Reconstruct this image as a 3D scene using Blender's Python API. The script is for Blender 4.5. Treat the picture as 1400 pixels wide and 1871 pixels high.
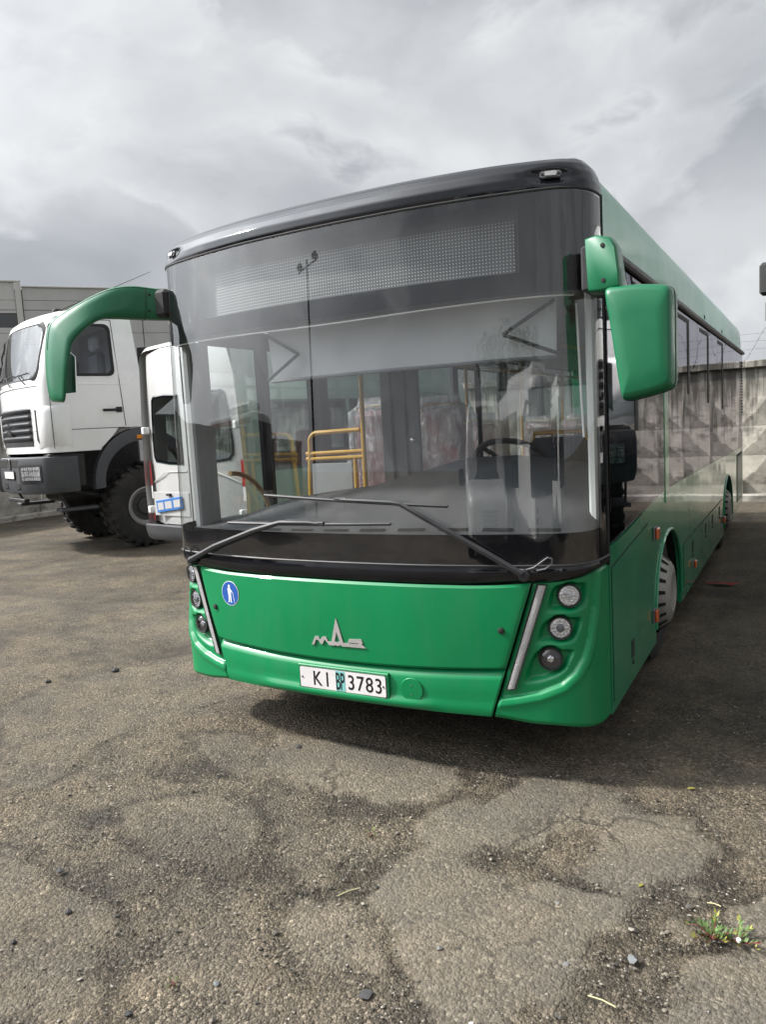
import bpy, math, random
import numpy as np
from mathutils import Vector, Matrix

rnd = random.Random(7)
scene = bpy.context.scene
for o in list(bpy.data.objects):
    bpy.data.objects.remove(o)

# ------------------------------------------------------------------ camera
cam_d = bpy.data.cameras.new('camera')
cam = bpy.data.objects.new('camera', cam_d)
scene.collection.objects.link(cam)
scene.camera = cam
cam_d.sensor_fit = 'HORIZONTAL'
cam_d.sensor_width = 36.0
cam_d.lens = 36.0 * 1395.89 / 1400.0
cam_d.clip_start = 0.05
cam_d.clip_end = 3000.0
PITCH, ROLL, YAW = -0.1123, 0.0560, 0.5088
CAM = Vector((2.1056, -3.2222, 1.7273))
R3 = Matrix.Rotation(YAW, 3, 'Z') @ Matrix.Rotation(PITCH, 3, 'X') @ Matrix.Rotation(ROLL, 3, 'Y')
rt, fw, up = R3.col[0], R3.col[1], R3.col[2]
cam.matrix_world = Matrix(((rt.x, up.x, -fw.x, CAM.x), (rt.y, up.y, -fw.y, CAM.y),
                           (rt.z, up.z, -fw.z, CAM.z), (0, 0, 0, 1)))

# ------------------------------------------------------------------ sky
SUN_EL = math.radians(41.0)
SUN_AZ = (-0.93, -0.37)                     # horizontal direction towards the sun
world = bpy.data.worlds.new('World')
scene.world = world
world.use_nodes = True
wt = world.node_tree
wt.nodes.clear()


def nd(t, kind, **kw):
    n = t.nodes.new(kind)
    for k, v in kw.items():
        if k in ('operation', 'blend_type', 'data_type', 'sky_type', 'sun_disc', 'sun_elevation', 'sun_rotation', 'noise_dimensions',
                 'feature', 'distance', 'interpolation', 'attribute_name', 'clamp', 'wave_type', 'bands_direction', 'altitude',
                 'air_density', 'dust_density', 'ozone_density', 'interpolation_type', 'vector_type', 'rings_direction', 'invert'):
            setattr(n, k, v)
        else:
            n.inputs[k.replace('_', ' ')].default_value = v
    return n


def ramp(t, fac, stops, interp='LINEAR'):
    n = t.nodes.new('ShaderNodeValToRGB')
    n.color_ramp.interpolation = interp
    el = n.color_ramp.elements
    while len(el) > 1:
        el.remove(el[-1])
    el[0].position = stops[0][0]
    el[0].color = (*stops[0][1], 1) if not isinstance(stops[0][1], (int, float)) else (stops[0][1],) * 3 + (1,)
    for p, c in stops[1:]:
        e = el.new(p)
        e.color = (*c, 1) if not isinstance(c, (int, float)) else (c, c, c, 1)
    t.links.new(fac, n.inputs['Fac'])
    return n.outputs['Color']


def mth(t, op, a, b=None, clamp=False):
    n = t.nodes.new('ShaderNodeMath')
    n.operation = op
    n.use_clamp = clamp
    for i, v in enumerate((a, b)):
        if v is None:
            continue
        if isinstance(v, (int, float)):
            n.inputs[i].default_value = v
        else:
            t.links.new(v, n.inputs[i])
    return n.outputs[0]


def mixc(t, fac, a, b, blend='MIX'):
    n = t.nodes.new('ShaderNodeMix')
    n.data_type = 'RGBA'
    n.blend_type = blend
    for s, v in (('Factor', fac), ('A', a), ('B', b)):
        i = [k for k in n.inputs if k.name == s and (k.type == 'VALUE' if s == 'Factor' else k.type == 'RGBA')][0]
        if isinstance(v, (int, float)):
            i.default_value = v if s == 'Factor' else (v, v, v, 1)
        elif isinstance(v, tuple):
            i.default_value = (*v, 1) if len(v) == 3 else v
        else:
            t.links.new(v, i)
    return [k for k in n.outputs if k.type == 'RGBA'][0]


def build_sky():
    t = wt
    L = t.links.new
    out = nd(t, 'ShaderNodeOutputWorld')
    sky = nd(t, 'ShaderNodeTexSky', sky_type='NISHITA', sun_disc=False, sun_elevation=SUN_EL,
             sun_rotation=math.atan2(SUN_AZ[0], SUN_AZ[1]) % (2 * math.pi))
    bg_sky = nd(t, 'ShaderNodeBackground', Strength=0.10)
    L(sky.outputs[0], bg_sky.inputs['Color'])
    tc = nd(t, 'ShaderNodeTexCoord')
    cb = nd(t, 'ShaderNodeMapping')
    cb.inputs['Scale'].default_value = (1.0, 1.0, 1.75)
    cb.inputs['Location'].default_value = (1.3, 0.4, 2.2)
    L(tc.outputs['Generated'], cb.inputs['Vector'])
    # large masses, billows, wisps
    warp = nd(t, 'ShaderNodeTexNoise', Scale=2.2, Detail=3.0, Roughness=0.5)
    L(cb.outputs[0], warp.inputs['Vector'])
    wv = nd(t, 'ShaderNodeVectorMath', operation='SCALE')
    wv.inputs['Scale'].default_value = 0.28
    L(warp.outputs['Color'], wv.inputs[0])
    add = nd(t, 'ShaderNodeVectorMath', operation='ADD')
    L(cb.outputs[0], add.inputs[0]); L(wv.outputs[0], add.inputs[1])
    n1 = nd(t, 'ShaderNodeTexNoise', Scale=2.1, Detail=2.0, Roughness=0.5)
    n2 = nd(t, 'ShaderNodeTexNoise', Scale=4.6, Detail=7.0, Roughness=0.50, Distortion=0.1)
    n3 = nd(t, 'ShaderNodeTexNoise', Scale=1.0, Detail=2.0, Roughness=0.5)
    for n in (n1, n2, n3):
        L(add.outputs[0], n.inputs['Vector'])
    m = mth(t, 'ADD', mth(t, 'MULTIPLY', n1.outputs[0], 0.62), mth(t, 'MULTIPLY', n2.outputs[0], 0.38))
    m = mth(t, 'ADD', m, mth(t, 'MULTIPLY', mth(t, 'SUBTRACT', n3.outputs[0], 0.5), 0.30))
    col = ramp(t, m, [(0.34, (0.285, 0.303, 0.332)), (0.43, (0.35, 0.368, 0.396)), (0.50, (0.405, 0.422, 0.447)),
                      (0.57, (0.495, 0.512, 0.532)), (0.67, (0.56, 0.575, 0.59))])
    # nearer cumulus with firmer, brighter edges
    p1 = nd(t, 'ShaderNodeTexNoise', Scale=3.6, Detail=10.0, Roughness=0.53, Distortion=0.08)
    p2 = nd(t, 'ShaderNodeTexNoise', Scale=7.0, Detail=6.0, Roughness=0.5)
    mp2 = nd(t, 'ShaderNodeMapping'); mp2.inputs['Location'].default_value = (5.1, 1.7, 0.3)
    L(add.outputs[0], mp2.inputs['Vector'])
    L(mp2.outputs[0], p1.inputs['Vector']); L(mp2.outputs[0], p2.inputs['Vector'])
    edge = ramp(t, p1.outputs[0], [(0.475, 0.0), (0.53, 0.68), (0.62, 0.38), (0.76, 0.0)])
    puff = ramp(t, p2.outputs[0], [(0.35, (0.46, 0.478, 0.50)), (0.65, (0.64, 0.655, 0.67))])
    col = mixc(t, edge, col, puff)
    # light scattered forward through the cloud round the sun's own direction
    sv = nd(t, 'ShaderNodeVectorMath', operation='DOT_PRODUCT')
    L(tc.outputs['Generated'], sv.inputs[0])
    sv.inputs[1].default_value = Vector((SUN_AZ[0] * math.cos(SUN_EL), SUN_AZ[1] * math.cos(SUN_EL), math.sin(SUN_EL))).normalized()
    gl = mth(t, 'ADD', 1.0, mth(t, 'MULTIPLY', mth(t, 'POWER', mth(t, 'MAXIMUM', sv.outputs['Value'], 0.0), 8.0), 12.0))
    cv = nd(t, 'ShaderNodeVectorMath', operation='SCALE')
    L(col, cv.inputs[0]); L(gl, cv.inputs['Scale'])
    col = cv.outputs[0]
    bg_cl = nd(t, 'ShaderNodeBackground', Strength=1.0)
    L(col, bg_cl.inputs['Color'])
    cover = mth(t, 'ADD', 1.02, mth(t, 'MULTIPLY', mth(t, 'SUBTRACT', m, 0.40), 2.0), clamp=True)
    mx = nd(t, 'ShaderNodeMixShader')
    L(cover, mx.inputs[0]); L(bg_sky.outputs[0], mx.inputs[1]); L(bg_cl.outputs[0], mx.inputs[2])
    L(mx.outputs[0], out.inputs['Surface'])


build_sky()

# ------------------------------------------------------------------ sun
sd = bpy.data.lights.new('sun', 'SUN')
sd.energy = 4.4
sd.angle = math.radians(4.0)
sd.color = (1.0, 0.95, 0.88)
sun = bpy.data.objects.new('sun', sd)
scene.collection.objects.link(sun)
sdir = Vector((-SUN_AZ[0] * math.cos(SUN_EL), -SUN_AZ[1] * math.cos(SUN_EL), -math.sin(SUN_EL)))
sun.rotation_euler = sdir.to_track_quat('-Z', 'Y').to_euler()
sun.location = (-20, -8, 20)

# ------------------------------------------------------------------ exposure, render
vs = scene.view_settings
scene.display_settings.display_device = 'sRGB'
vs.view_transform = 'Standard'
vs.look = 'None'
vs.exposure = 0.40
vs.gamma = 1.0
vs.use_curve_mapping = False
scene.render.engine = 'CYCLES'
cy = scene.cycles
cy.max_bounces = 10
cy.diffuse_bounces = 4
cy.glossy_bounces = 5
cy.transmission_bounces = 8
cy.transparent_max_bounces = 24
cy.use_denoising = True
cy.caustics_reflective = False
cy.caustics_refractive = False
cy.sample_clamp_indirect = 6.0

# ------------------------------------------------------------------ helpers
COL = scene.collection


class MB:
    """collects vertices and faces of ONE mesh object"""

    def __init__(self):
        self.v = []
        self.f = []

    def add(self, vs, fs):
        b = len(self.v)
        self.v += [tuple(p) for p in vs]
        self.f += [tuple(i + b for i in f) for f in fs]
        return self

    def box(self, lo, hi, ch=0.0, M=None):
        x0, y0, z0 = lo
        x1, y1, z1 = hi
        c = min(ch, (x1 - x0) * .49, (y1 - y0) * .49, (z1 - z0) * .49)
        if c <= 0:
            vs = [(x, y, z) for x in (x0, x1) for y in (y0, y1) for z in (z0, z1)]
            fs = [(0, 1, 3, 2), (4, 6, 7, 5), (0, 4, 5, 1), (2, 3, 7, 6), (0, 2, 6, 4), (1, 5, 7, 3)]
        else:
            vs, idx = [], {}
            for i, x in enumerate((x0, x1)):
                for j, y in enumerate((y0, y1)):
                    for k, z in enumerate((z0, z1)):
                        sx, sy, sz = (1 if i == 0 else -1), (1 if j == 0 else -1), (1 if k == 0 else -1)
                        for a in range(3):
                            idx[(i, j, k, a)] = len(vs)
                            vs.append((x + (0 if a == 0 else sx * c), y + (0 if a == 1 else sy * c), z + (0 if a == 2 else sz * c)))
            g = lambda i, j, k, a: idx[(i, j, k, a)]
            fs = []
            for s in (0, 1):
                q = [g(s, 0, 0, 0), g(s, 1, 0, 0), g(s, 1, 1, 0), g(s, 0, 1, 0)]
                fs.append(q if s else q[::-1])
                q = [g(0, s, 0, 1), g(1, s, 0, 1), g(1, s, 1, 1), g(0, s, 1, 1)]
                fs.append(q[::-1] if s else q)
                q = [g(0, 0, s, 2), g(1, 0, s, 2), g(1, 1, s, 2), g(0, 1, s, 2)]
                fs.append(q if s else q[::-1])
            for a, b in ((0, 1), (0, 2), (1, 2)):
                for s in (0, 1):
                    for u in (0, 1):
                        w = ({0, 1, 2} - {a, b}).pop()

                        def key(t):
                            k = [0, 0, 0]
                            k[a], k[b], k[w] = s, u, t
                            return k
                        q = [g(*key(0), a), g(*key(1), a), g(*key(1), b), g(*key(0), b)]
                        fs.append(q)
            for i in (0, 1):
                for j in (0, 1):
                    for k in (0, 1):
                        fs.append([g(i, j, k, 0), g(i, j, k, 1), g(i, j, k, 2)])
        if M is not None:
            vs = [M @ Vector(p) for p in vs]
        return self.add(vs, fs)

    def tube(self, pts, r, n=8, caps=True, closed=False):
        pts = [Vector(p) for p in pts]
        m = len(pts)
        rs = r if isinstance(r, (list, tuple)) else [r] * m
        vs, fs = [], []
        prev = None
        for i, p in enumerate(pts):
            a = pts[(i - 1) % m] if (closed or i > 0) else p
            b = pts[(i + 1) % m] if (closed or i < m - 1) else p
            d = (b - a).normalized()
            if prev is None:
                u = d.orthogonal().normalized()
            else:
                u = (prev - d * prev.dot(d))
                u = u.normalized() if u.length > 1e-6 else d.orthogonal().normalized()
            prev = u
            w = d.cross(u)
            for k in range(n):
                an = 2 * math.pi * k / n
                vs.append(p + (u * math.cos(an) + w * math.sin(an)) * rs[i])
        for i in range(m if closed else m - 1):
            for k in range(n):
                j = (i + 1) % m
                fs.append((i * n + k, i * n + (k + 1) % n, j * n + (k + 1) % n, j * n + k))
        if caps and not closed:
            fs.append(tuple(range(n - 1, -1, -1)))
            fs.append(tuple((m - 1) * n + k for k in range(n)))
        return self.add(vs, fs)

    def lathe(self, prof, M=None, n=24, caps=True):
        """prof = [(r, h)], axis local Z"""
        vs, fs = [], []
        for r, h in prof:
            for k in range(n):
                a = 2 * math.pi * k / n
                vs.append((r * math.cos(a), r * math.sin(a), h))
        for i in range(len(prof) - 1):
            for k in range(n):
                fs.append((i * n + k, i * n + (k + 1) % n, (i + 1) * n + (k + 1) % n, (i + 1) * n + k))
        if caps:
            if prof[0][0] > 1e-5:
                fs.append(tuple(range(n - 1, -1, -1)))
            if prof[-1][0] > 1e-5:
                fs.append(tuple((len(prof) - 1) * n + k for k in range(n)))
        if M is not None:
            vs = [M @ Vector(p) for p in vs]
        return self.add(vs, fs)

    def loft(self, secs, closed=True, cap0=False, cap1=False, skip=None):
        n = len(secs[0])
        vs = [p for s in secs for p in s]
        fs = []
        for i in range(len(secs) - 1):
            for k in range(n if closed else n - 1):
                if skip and skip(i, k):
                    continue
                k2 = (k + 1) % n
                fs.append((i * n + k, i * n + k2, (i + 1) * n + k2, (i + 1) * n + k))
        if cap0:
            fs.append(tuple(range(n - 1, -1, -1)))
        if cap1:
            fs.append(tuple((len(secs) - 1) * n + k for k in range(n)))
        return self.add(vs, fs)

    def prism(self, poly, fn, t0, t1):
        """poly = [(a, b)], fn(a, b, t) -> point; a slab between t0 and t1"""
        n = len(poly)
        vs = [fn(a, b, t0) for a, b in poly] + [fn(a, b, t1) for a, b in poly]
        fs = [tuple(range(n - 1, -1, -1)), tuple(range(n, 2 * n))]
        fs += [(k, (k + 1) % n, n + (k + 1) % n, n + k) for k in range(n)]
        return self.add(vs, fs)

    def sheet(self, fn, us, vs_, thick=None):
        """grid surface fn(u, v) -> point"""
        nu, nv = len(us), len(vs_)
        pts = [fn(u, v) for v in vs_ for u in us]
        fs = [(j * nu + i, j * nu + i + 1, (j + 1) * nu + i + 1, (j + 1) * nu + i) for j in range(nv - 1) for i in range(nu - 1)]
        return self.add(pts, fs)

    def build(self, name, mat, parent=None, smooth=35.0, fix=True):
        me = bpy.data.meshes.new(name)
        me.from_pydata(self.v, [], self.f)
        if fix:
            import bmesh
            bm = bmesh.new()
            bm.from_mesh(me)
            bmesh.ops.recalc_face_normals(bm, faces=bm.faces)
            bm.to_mesh(me)
            bm.free()
        if smooth:
            me.polygons.foreach_set('use_smooth', [True] * len(me.polygons))
            me.set_sharp_from_angle(angle=math.radians(smooth))
        me.update()
        o = bpy.data.objects.new(name, me)
        if mat is not None:
            me.materials.append(mat)
        COL.objects.link(o)
        if parent is not None:
            o.parent = parent
        return o


def empty(name, loc=(0, 0, 0), rz=0.0, label=None, cat=None, group=None):
    o = bpy.data.objects.new(name, None)
    o.empty_display_size = 0.3
    COL.objects.link(o)
    o.location = loc
    o.rotation_euler = (0, 0, rz)
    return tag(o, label, cat, group)


def tag(o, label=None, cat=None, group=None, kind=None):
    if label:
        o['label'] = label
    if cat:
        o['category'] = cat
    if group:
        o['group'] = group
    if kind:
        o['kind'] = kind
    return o


def copy_tree(o, parent=None):
    c = o.copy()
    COL.objects.link(c)
    c.parent = parent
    for ch in list(o.children):
        copy_tree(ch, c)
    return c


def lin(a, b, n):
    return [a + (b - a) * i / (n - 1) for i in range(n)]


def sst(a, b, x):
    t = min(1.0, max(0.0, (x - a) / (b - a)))
    return t * t * (3 - 2 * t)


def axis_m(origin, zdir, xhint=(0, 0, 1)):
    z = Vector(zdir).normalized()
    x = Vector(xhint)
    x = (x - z * x.dot(z))
    x = x.normalized() if x.length > 1e-6 else z.orthogonal().normalized()
    y = z.cross(x)
    return Matrix(((x.x, y.x, z.x, origin[0]), (x.y, y.y, z.y, origin[1]), (x.z, y.z, z.z, origin[2]), (0, 0, 0, 1)))


def rrect(w, h, r, n=5, cx=0.0, cy_=0.0):
    """rounded rectangle outline, counter-clockwise"""
    r = min(r, w * .49, h * .49)
    out = []
    for qx, qy, a0 in ((1, 1, 0), (-1, 1, 90), (-1, -1, 180), (1, -1, 270)):
        for i in range(n + 1):
            a = math.radians(a0 + 90 * i / n)
            out.append((cx + qx * (w / 2 - r) + r * math.cos(a), cy_ + qy * (h / 2 - r) + r * math.sin(a)))
    return out


# ------------------------------------------------------------------ materials
def newmat(name):
    m = bpy.data.materials.new(name)
    m.use_nodes = True
    t = m.node_tree
    t.nodes.clear()
    return m, t


def pbr(name, col, rough=0.5, metal=0.0, coat=0.0, var=0.08, vscale=6.0, bump=0.0, bscale=60.0, dirt=None, dirt_amt=0.0,
        dirt_scale=3.0, rvar=0.08, spec=0.5, streak=0.0, coat_rough=0.03, wave=0.0, emit=None):
    m, t = newmat(name)
    L = t.links.new
    out = nd(t, 'ShaderNodeOutputMaterial')
    b = nd(t, 'ShaderNodeBsdfPrincipled')
    b.inputs['Metallic'].default_value = metal
    b.inputs['Coat Weight'].default_value = coat
    b.inputs['Coat Roughness'].default_value = coat_rough
    b.inputs['Specular IOR Level'].default_value = spec
    tc = nd(t, 'ShaderNodeTexCoord')
    n = nd(t, 'ShaderNodeTexNoise', Scale=vscale, Detail=5.0, Roughness=0.6)
    L(tc.outputs['Object'], n.inputs['Vector'])
    lo = tuple(c * (1 - var) for c in col)
    hi = tuple(min(1, c * (1 + var)) for c in col)
    c = ramp(t, n.outputs[0], [(0.3, lo), (0.7, hi)])
    if dirt is not None:
        n2 = nd(t, 'ShaderNodeTexNoise', Scale=dirt_scale, Detail=8.0, Roughness=0.65)
        mp = nd(t, 'ShaderNodeMapping')
        mp.inputs['Scale'].default_value = (1, 1, 0.25 if streak else 1)
        L(tc.outputs['Object'], mp.inputs['Vector'])
        L(mp.outputs[0], n2.inputs['Vector'])
        f = ramp(t, n2.outputs[0], [(0.45, 0.0), (0.75, dirt_amt)])
        c = mixc(t, f, c, dirt)
    L(c, b.inputs['Base Color'])
    r = ramp(t, n.outputs[0], [(0.3, max(0.0, rough - rvar)), (0.7, min(1.0, rough + rvar))])
    L(r, b.inputs['Roughness'])
    if bump > 0:
        n3 = nd(t, 'ShaderNodeTexNoise', Scale=bscale, Detail=3.0)
        L(tc.outputs['Object'], n3.inputs['Vector'])
        bp = nd(t, 'ShaderNodeBump', Strength=bump, Distance=0.01)
        L(n3.outputs[0], bp.inputs['Height'])
        L(bp.outputs[0], b.inputs['Normal'])
    if wave > 0:
        n4 = nd(t, 'ShaderNodeTexNoise', Scale=1.6, Detail=1.0)
        L(tc.outputs['Object'], n4.inputs['Vector'])
        bp = nd(t, 'ShaderNodeBump', Strength=1.0, Distance=wave)
        L(n4.outputs[0], bp.inputs['Height'])
        L(bp.outputs[0], b.inputs['Normal'])
        L(bp.outputs[0], b.inputs['Coat Normal'])
    if emit:
        b.inputs['Emission Color'].default_value = (*emit[0], 1)
        b.inputs['Emission Strength'].default_value = emit[1]
    L(b.outputs[0], out.inputs['Surface'])
    return m


def glass(name, tint, ior=1.75, haze=0.0, hazecol=(0.5, 0.5, 0.5), rough=0.0, wave=0.0, gloss=(1, 1, 1)):
    m, t = newmat(name)
    L = t.links.new
    out = nd(t, 'ShaderNodeOutputMaterial')
    tr = nd(t, 'ShaderNodeBsdfTransparent', Color=(*tint, 1))
    gl = nd(t, 'ShaderNodeBsdfGlossy', Color=(*gloss, 1), Roughness=rough)
    gi = nd(t, 'ShaderNodeNewGeometry')
    dp = nd(t, 'ShaderNodeVectorMath', operation='DOT_PRODUCT')
    L(gi.outputs['Incoming'], dp.inputs[0]); L(gi.outputs['Normal'], dp.inputs[1])
    f0 = ((ior - 1) / (ior + 1)) ** 2
    om = mth(t, 'SUBTRACT', 1.0, mth(t, 'ABSOLUTE', dp.outputs['Value']), clamp=True)
    frs = mth(t, 'ADD', f0, mth(t, 'MULTIPLY', mth(t, 'POWER', om, 5.0), 1 - f0), clamp=True)
    base = tr.outputs[0]
    tc = nd(t, 'ShaderNodeTexCoord')
    if haze > 0:
        df = nd(t, 'ShaderNodeBsdfDiffuse', Color=(*hazecol, 1))
        n = nd(t, 'ShaderNodeTexNoise', Scale=4.0, Detail=8.0, Roughness=0.65)
        mp = nd(t, 'ShaderNodeMapping')
        mp.inputs['Scale'].default_value = (2.5, 2.5, 0.35)
        L(tc.outputs['Object'], mp.inputs['Vector']); L(mp.outputs[0], n.inputs['Vector'])
        f = ramp(t, n.outputs[0], [(0.35, haze * 0.4), (0.7, haze * 1.5)])
        m0 = nd(t, 'ShaderNodeMixShader')
        L(f, m0.inputs[0]); L(tr.outputs[0], m0.inputs[1]); L(df.outputs[0], m0.inputs[2])
        base = m0.outputs[0]
    if wave > 0:
        n4 = nd(t, 'ShaderNodeTexNoise', Scale=1.3, Detail=1.0)
        L(tc.outputs['Object'], n4.inputs['Vector'])
        bp = nd(t, 'ShaderNodeBump', Strength=1.0, Distance=wave)
        L(n4.outputs[0], bp.inputs['Height'])
        L(bp.outputs[0], gl.inputs['Normal'])
    mx = nd(t, 'ShaderNodeMixShader')
    L(frs, mx.inputs[0]); L(base, mx.inputs[1]); L(gl.outputs[0], mx.inputs[2])
    L(mx.outputs[0], out.inputs['Surface'])
    return m


M = {}
M['green'] = pbr('green_paint', (0.0002, 0.205, 0.068), 0.38, coat=0.22, spec=0.35, var=0.05, vscale=2.0, dirt=(0.07, 0.17, 0.10), dirt_amt=0.20,
                 dirt_scale=7.0, streak=1, coat_rough=0.03)
M['green_side'] = pbr('green_side_paint', (0.006, 0.235, 0.098), 0.35, coat=1.0, var=0.05, vscale=2.0, dirt=(0.16, 0.2, 0.15), dirt_amt=0.10,
                      dirt_scale=4.0, coat_rough=0.05, wave=0.006, streak=1)
M['green_mirror'] = pbr('green_mirror_shell', (0.0010, 0.130, 0.052), 0.42, coat=0.15, var=0.06, coat_rough=0.12)
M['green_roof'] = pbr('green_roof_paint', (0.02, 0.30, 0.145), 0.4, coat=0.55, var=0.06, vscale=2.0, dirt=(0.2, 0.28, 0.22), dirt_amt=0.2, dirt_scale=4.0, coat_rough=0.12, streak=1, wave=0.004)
M['gloss_black'] = pbr('gloss_black', (0.006, 0.0065, 0.009), 0.07, coat=0.0, var=0.2, rvar=0.03, dirt=(0.05, 0.05, 0.05), dirt_amt=0.06)
M['frit'] = pbr('frit_black', (0.006, 0.006, 0.008), 0.7, var=0.15, rvar=0.05, spec=0.0)
M['plastic'] = pbr('black_plastic', (0.022, 0.022, 0.025), 0.5, var=0.2, bump=0.1, bscale=300, dirt=(0.12, 0.115, 0.105), dirt_amt=0.15)
M['rubber'] = pbr('rubber', (0.018, 0.018, 0.018), 0.75, var=0.2)
M['dark'] = pbr('dark_void', (0.006, 0.006, 0.006), 0.9, var=0.2)
M['grey_plastic'] = pbr('grey_plastic', (0.12, 0.125, 0.135), 0.55, var=0.1, bump=0.15, bscale=400)
M['dash'] = pbr('dash_grey', (0.046, 0.048, 0.053), 0.6, var=0.06, bump=0.2, bscale=500, dirt=(0.3, 0.3, 0.29), dirt_amt=0.12)
M['lining'] = pbr('lining_grey', (0.36, 0.365, 0.375), 0.65, var=0.05)
M['lining_dark'] = pbr('lining_dark', (0.11, 0.113, 0.12), 0.6, var=0.08)
M['white_panel'] = pbr('white_panel', (0.66, 0.67, 0.66), 0.5, var=0.04)
M['floor_vinyl'] = pbr('floor_vinyl', (0.13, 0.13, 0.133), 0.6, var=0.2, vscale=30)
M['yellow'] = pbr('yellow_rail', (0.62, 0.33, 0.015), 0.35, coat=0.4, var=0.05)
M['chrome'] = pbr('chrome', (0.72, 0.72, 0.73), 0.16, metal=1.0, var=0.05)
M['badge'] = pbr('badge_metal', (0.50, 0.47, 0.465), 0.3, metal=0.35, var=0.1)
M['alu'] = pbr('aluminium', (0.5, 0.5, 0.5), 0.4, metal=1.0, var=0.15)
M['hub'] = pbr('hub_silver', (0.30, 0.29, 0.265), 0.5, metal=0.3, var=0.12, dirt=(0.12, 0.10, 0.08), dirt_amt=0.5)
M['orange'] = pbr('orange_lens', (0.62, 0.10, 0.02), 0.22, coat=1.0, var=0.1)
M['amber'] = pbr('amber_lens', (0.75, 0.25, 0.02), 0.25, coat=1.0, var=0.1)
M['red_lens'] = pbr('red_lens', (0.45, 0.008, 0.015), 0.18, coat=1.0, var=0.15)
M['red'] = pbr('red_fabric', (0.30, 0.035, 0.04), 0.8, var=0.15, bump=0.2, bscale=200)
M['red_paint'] = pbr('red_paint', (0.42, 0.03, 0.03), 0.35, coat=0.8, var=0.06)
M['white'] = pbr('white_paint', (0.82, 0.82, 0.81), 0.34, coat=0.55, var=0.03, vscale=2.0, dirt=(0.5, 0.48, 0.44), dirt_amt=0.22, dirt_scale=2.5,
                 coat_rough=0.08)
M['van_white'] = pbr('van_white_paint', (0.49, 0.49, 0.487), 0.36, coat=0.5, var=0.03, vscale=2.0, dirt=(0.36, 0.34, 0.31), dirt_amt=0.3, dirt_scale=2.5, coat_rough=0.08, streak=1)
M['plate'] = pbr('plate_white', (0.74, 0.72, 0.72), 0.4, var=0.03, dirt=(0.4, 0.38, 0.36), dirt_amt=0.25, dirt_scale=8)
M['ink'] = pbr('plate_ink', (0.012, 0.012, 0.014), 0.45, var=0.1)
M['teal'] = pbr('teal_print', (0.20, 0.52, 0.50), 0.4, var=0.05)
M['blue'] = pbr('sign_blue', (0.012, 0.085, 0.36), 0.4, coat=0.3, var=0.05)
M['blue_frame'] = pbr('blue_frame', (0.04, 0.16, 0.45), 0.45, var=0.05)
M['sign_white'] = pbr('sign_white', (0.8, 0.8, 0.8), 0.4, var=0.02)
M['lens'] = glass('lamp_lens', (0.92, 0.93, 0.95), 1.5)
M['reflector'] = pbr('reflector', (0.75, 0.75, 0.76), 0.22, metal=1.0, var=0.2, vscale=60, bump=0.5, bscale=120)
M['projector'] = pbr('projector', (0.03, 0.03, 0.035), 0.1, coat=1.0, var=0.2)
M['led'] = pbr('led_bar', (0.38, 0.37, 0.375), 0.35, var=0.22, vscale=160, bump=0.6, bscale=220, coat=0.5)
M['windscreen'] = glass('windscreen_glass', (0.88, 0.90, 0.895), 1.86, haze=0.012, hazecol=(0.55, 0.55, 0.55))
M['side_glass'] = glass('side_glass', (0.62, 0.635, 0.645), 1.5, wave=0.0025, gloss=(0.76, 0.74, 0.78))
M['van_glass'] = glass('van_glass', (0.5, 0.57, 0.58), 1.6)
M['truck_glass'] = glass('truck_glass', (0.90, 0.95, 0.95), 1.9)
M['truck_glass_dark'] = glass('truck_side_glass', (0.45, 0.47, 0.52), 1.6)
M['black_glass'] = pbr('black_glass', (0.012, 0.013, 0.016), 0.06, coat=1.0, var=0.2, rvar=0.02)
M['mirror'] = pbr('mirror_glass', (0.8, 0.8, 0.82), 0.02, metal=1.0, var=0.02, rvar=0.01)
M['tyre'] = pbr('tyre', (0.020, 0.020, 0.020), 0.82, var=0.25, dirt=(0.10, 0.085, 0.07), dirt_amt=0.4, dirt_scale=6, bump=0.2, bscale=120)
M['truck_grey'] = pbr('truck_grey', (0.045, 0.048, 0.055), 0.5, var=0.12, dirt=(0.15, 0.14, 0.12), dirt_amt=0.2)
M['chassis'] = pbr('chassis_black', (0.012, 0.012, 0.013), 0.6, var=0.3, dirt=(0.08, 0.07, 0.06), dirt_amt=0.3)
M['rim_dark'] = pbr('rim_dish', (0.05, 0.05, 0.05), 0.6, var=0.2)
M['rim'] = pbr('rim_grey', (0.33, 0.33, 0.33), 0.5, var=0.1, dirt=(0.14, 0.12, 0.1), dirt_amt=0.4)
M['seat_blue'] = pbr('seat_fabric', (0.06, 0.06, 0.075), 0.85, var=0.2, bump=0.2, bscale=200)
M['skirt'] = pbr('skirt_grey', (0.10, 0.13, 0.12), 0.5, var=0.1)


# ================================================================== ground
def vnoise(x, y, seed):
    xi = np.floor(x).astype(np.int64); yi = np.floor(y).astype(np.int64)
    fx = x - xi; fy = y - yi
    fx = fx * fx * (3 - 2 * fx); fy = fy * fy * (3 - 2 * fy)

    def h(a, b):
        n = (a * 374761393 + b * 668265263 + seed * 1442695041) & 0x7fffffff
        n = ((n ^ (n >> 13)) * 1274126177) & 0x7fffffff
        return ((n ^ (n >> 16)) & 0xffff) / 65535.0
    a, b, c_, d = h(xi, yi), h(xi + 1, yi), h(xi, yi + 1), h(xi + 1, yi + 1)
    return (a * (1 - fx) + b * fx) * (1 - fy) + (c_ * (1 - fx) + d * fx) * fy


def fbm(x, y, seed, oct_=5, gain=0.55):
    s = np.zeros_like(x); a = 1.0; t = 0.0
    for i in range(oct_):
        s += a * vnoise(x * 2 ** i, y * 2 ** i, seed + i * 17); t += a; a *= gain
    return s / t


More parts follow.
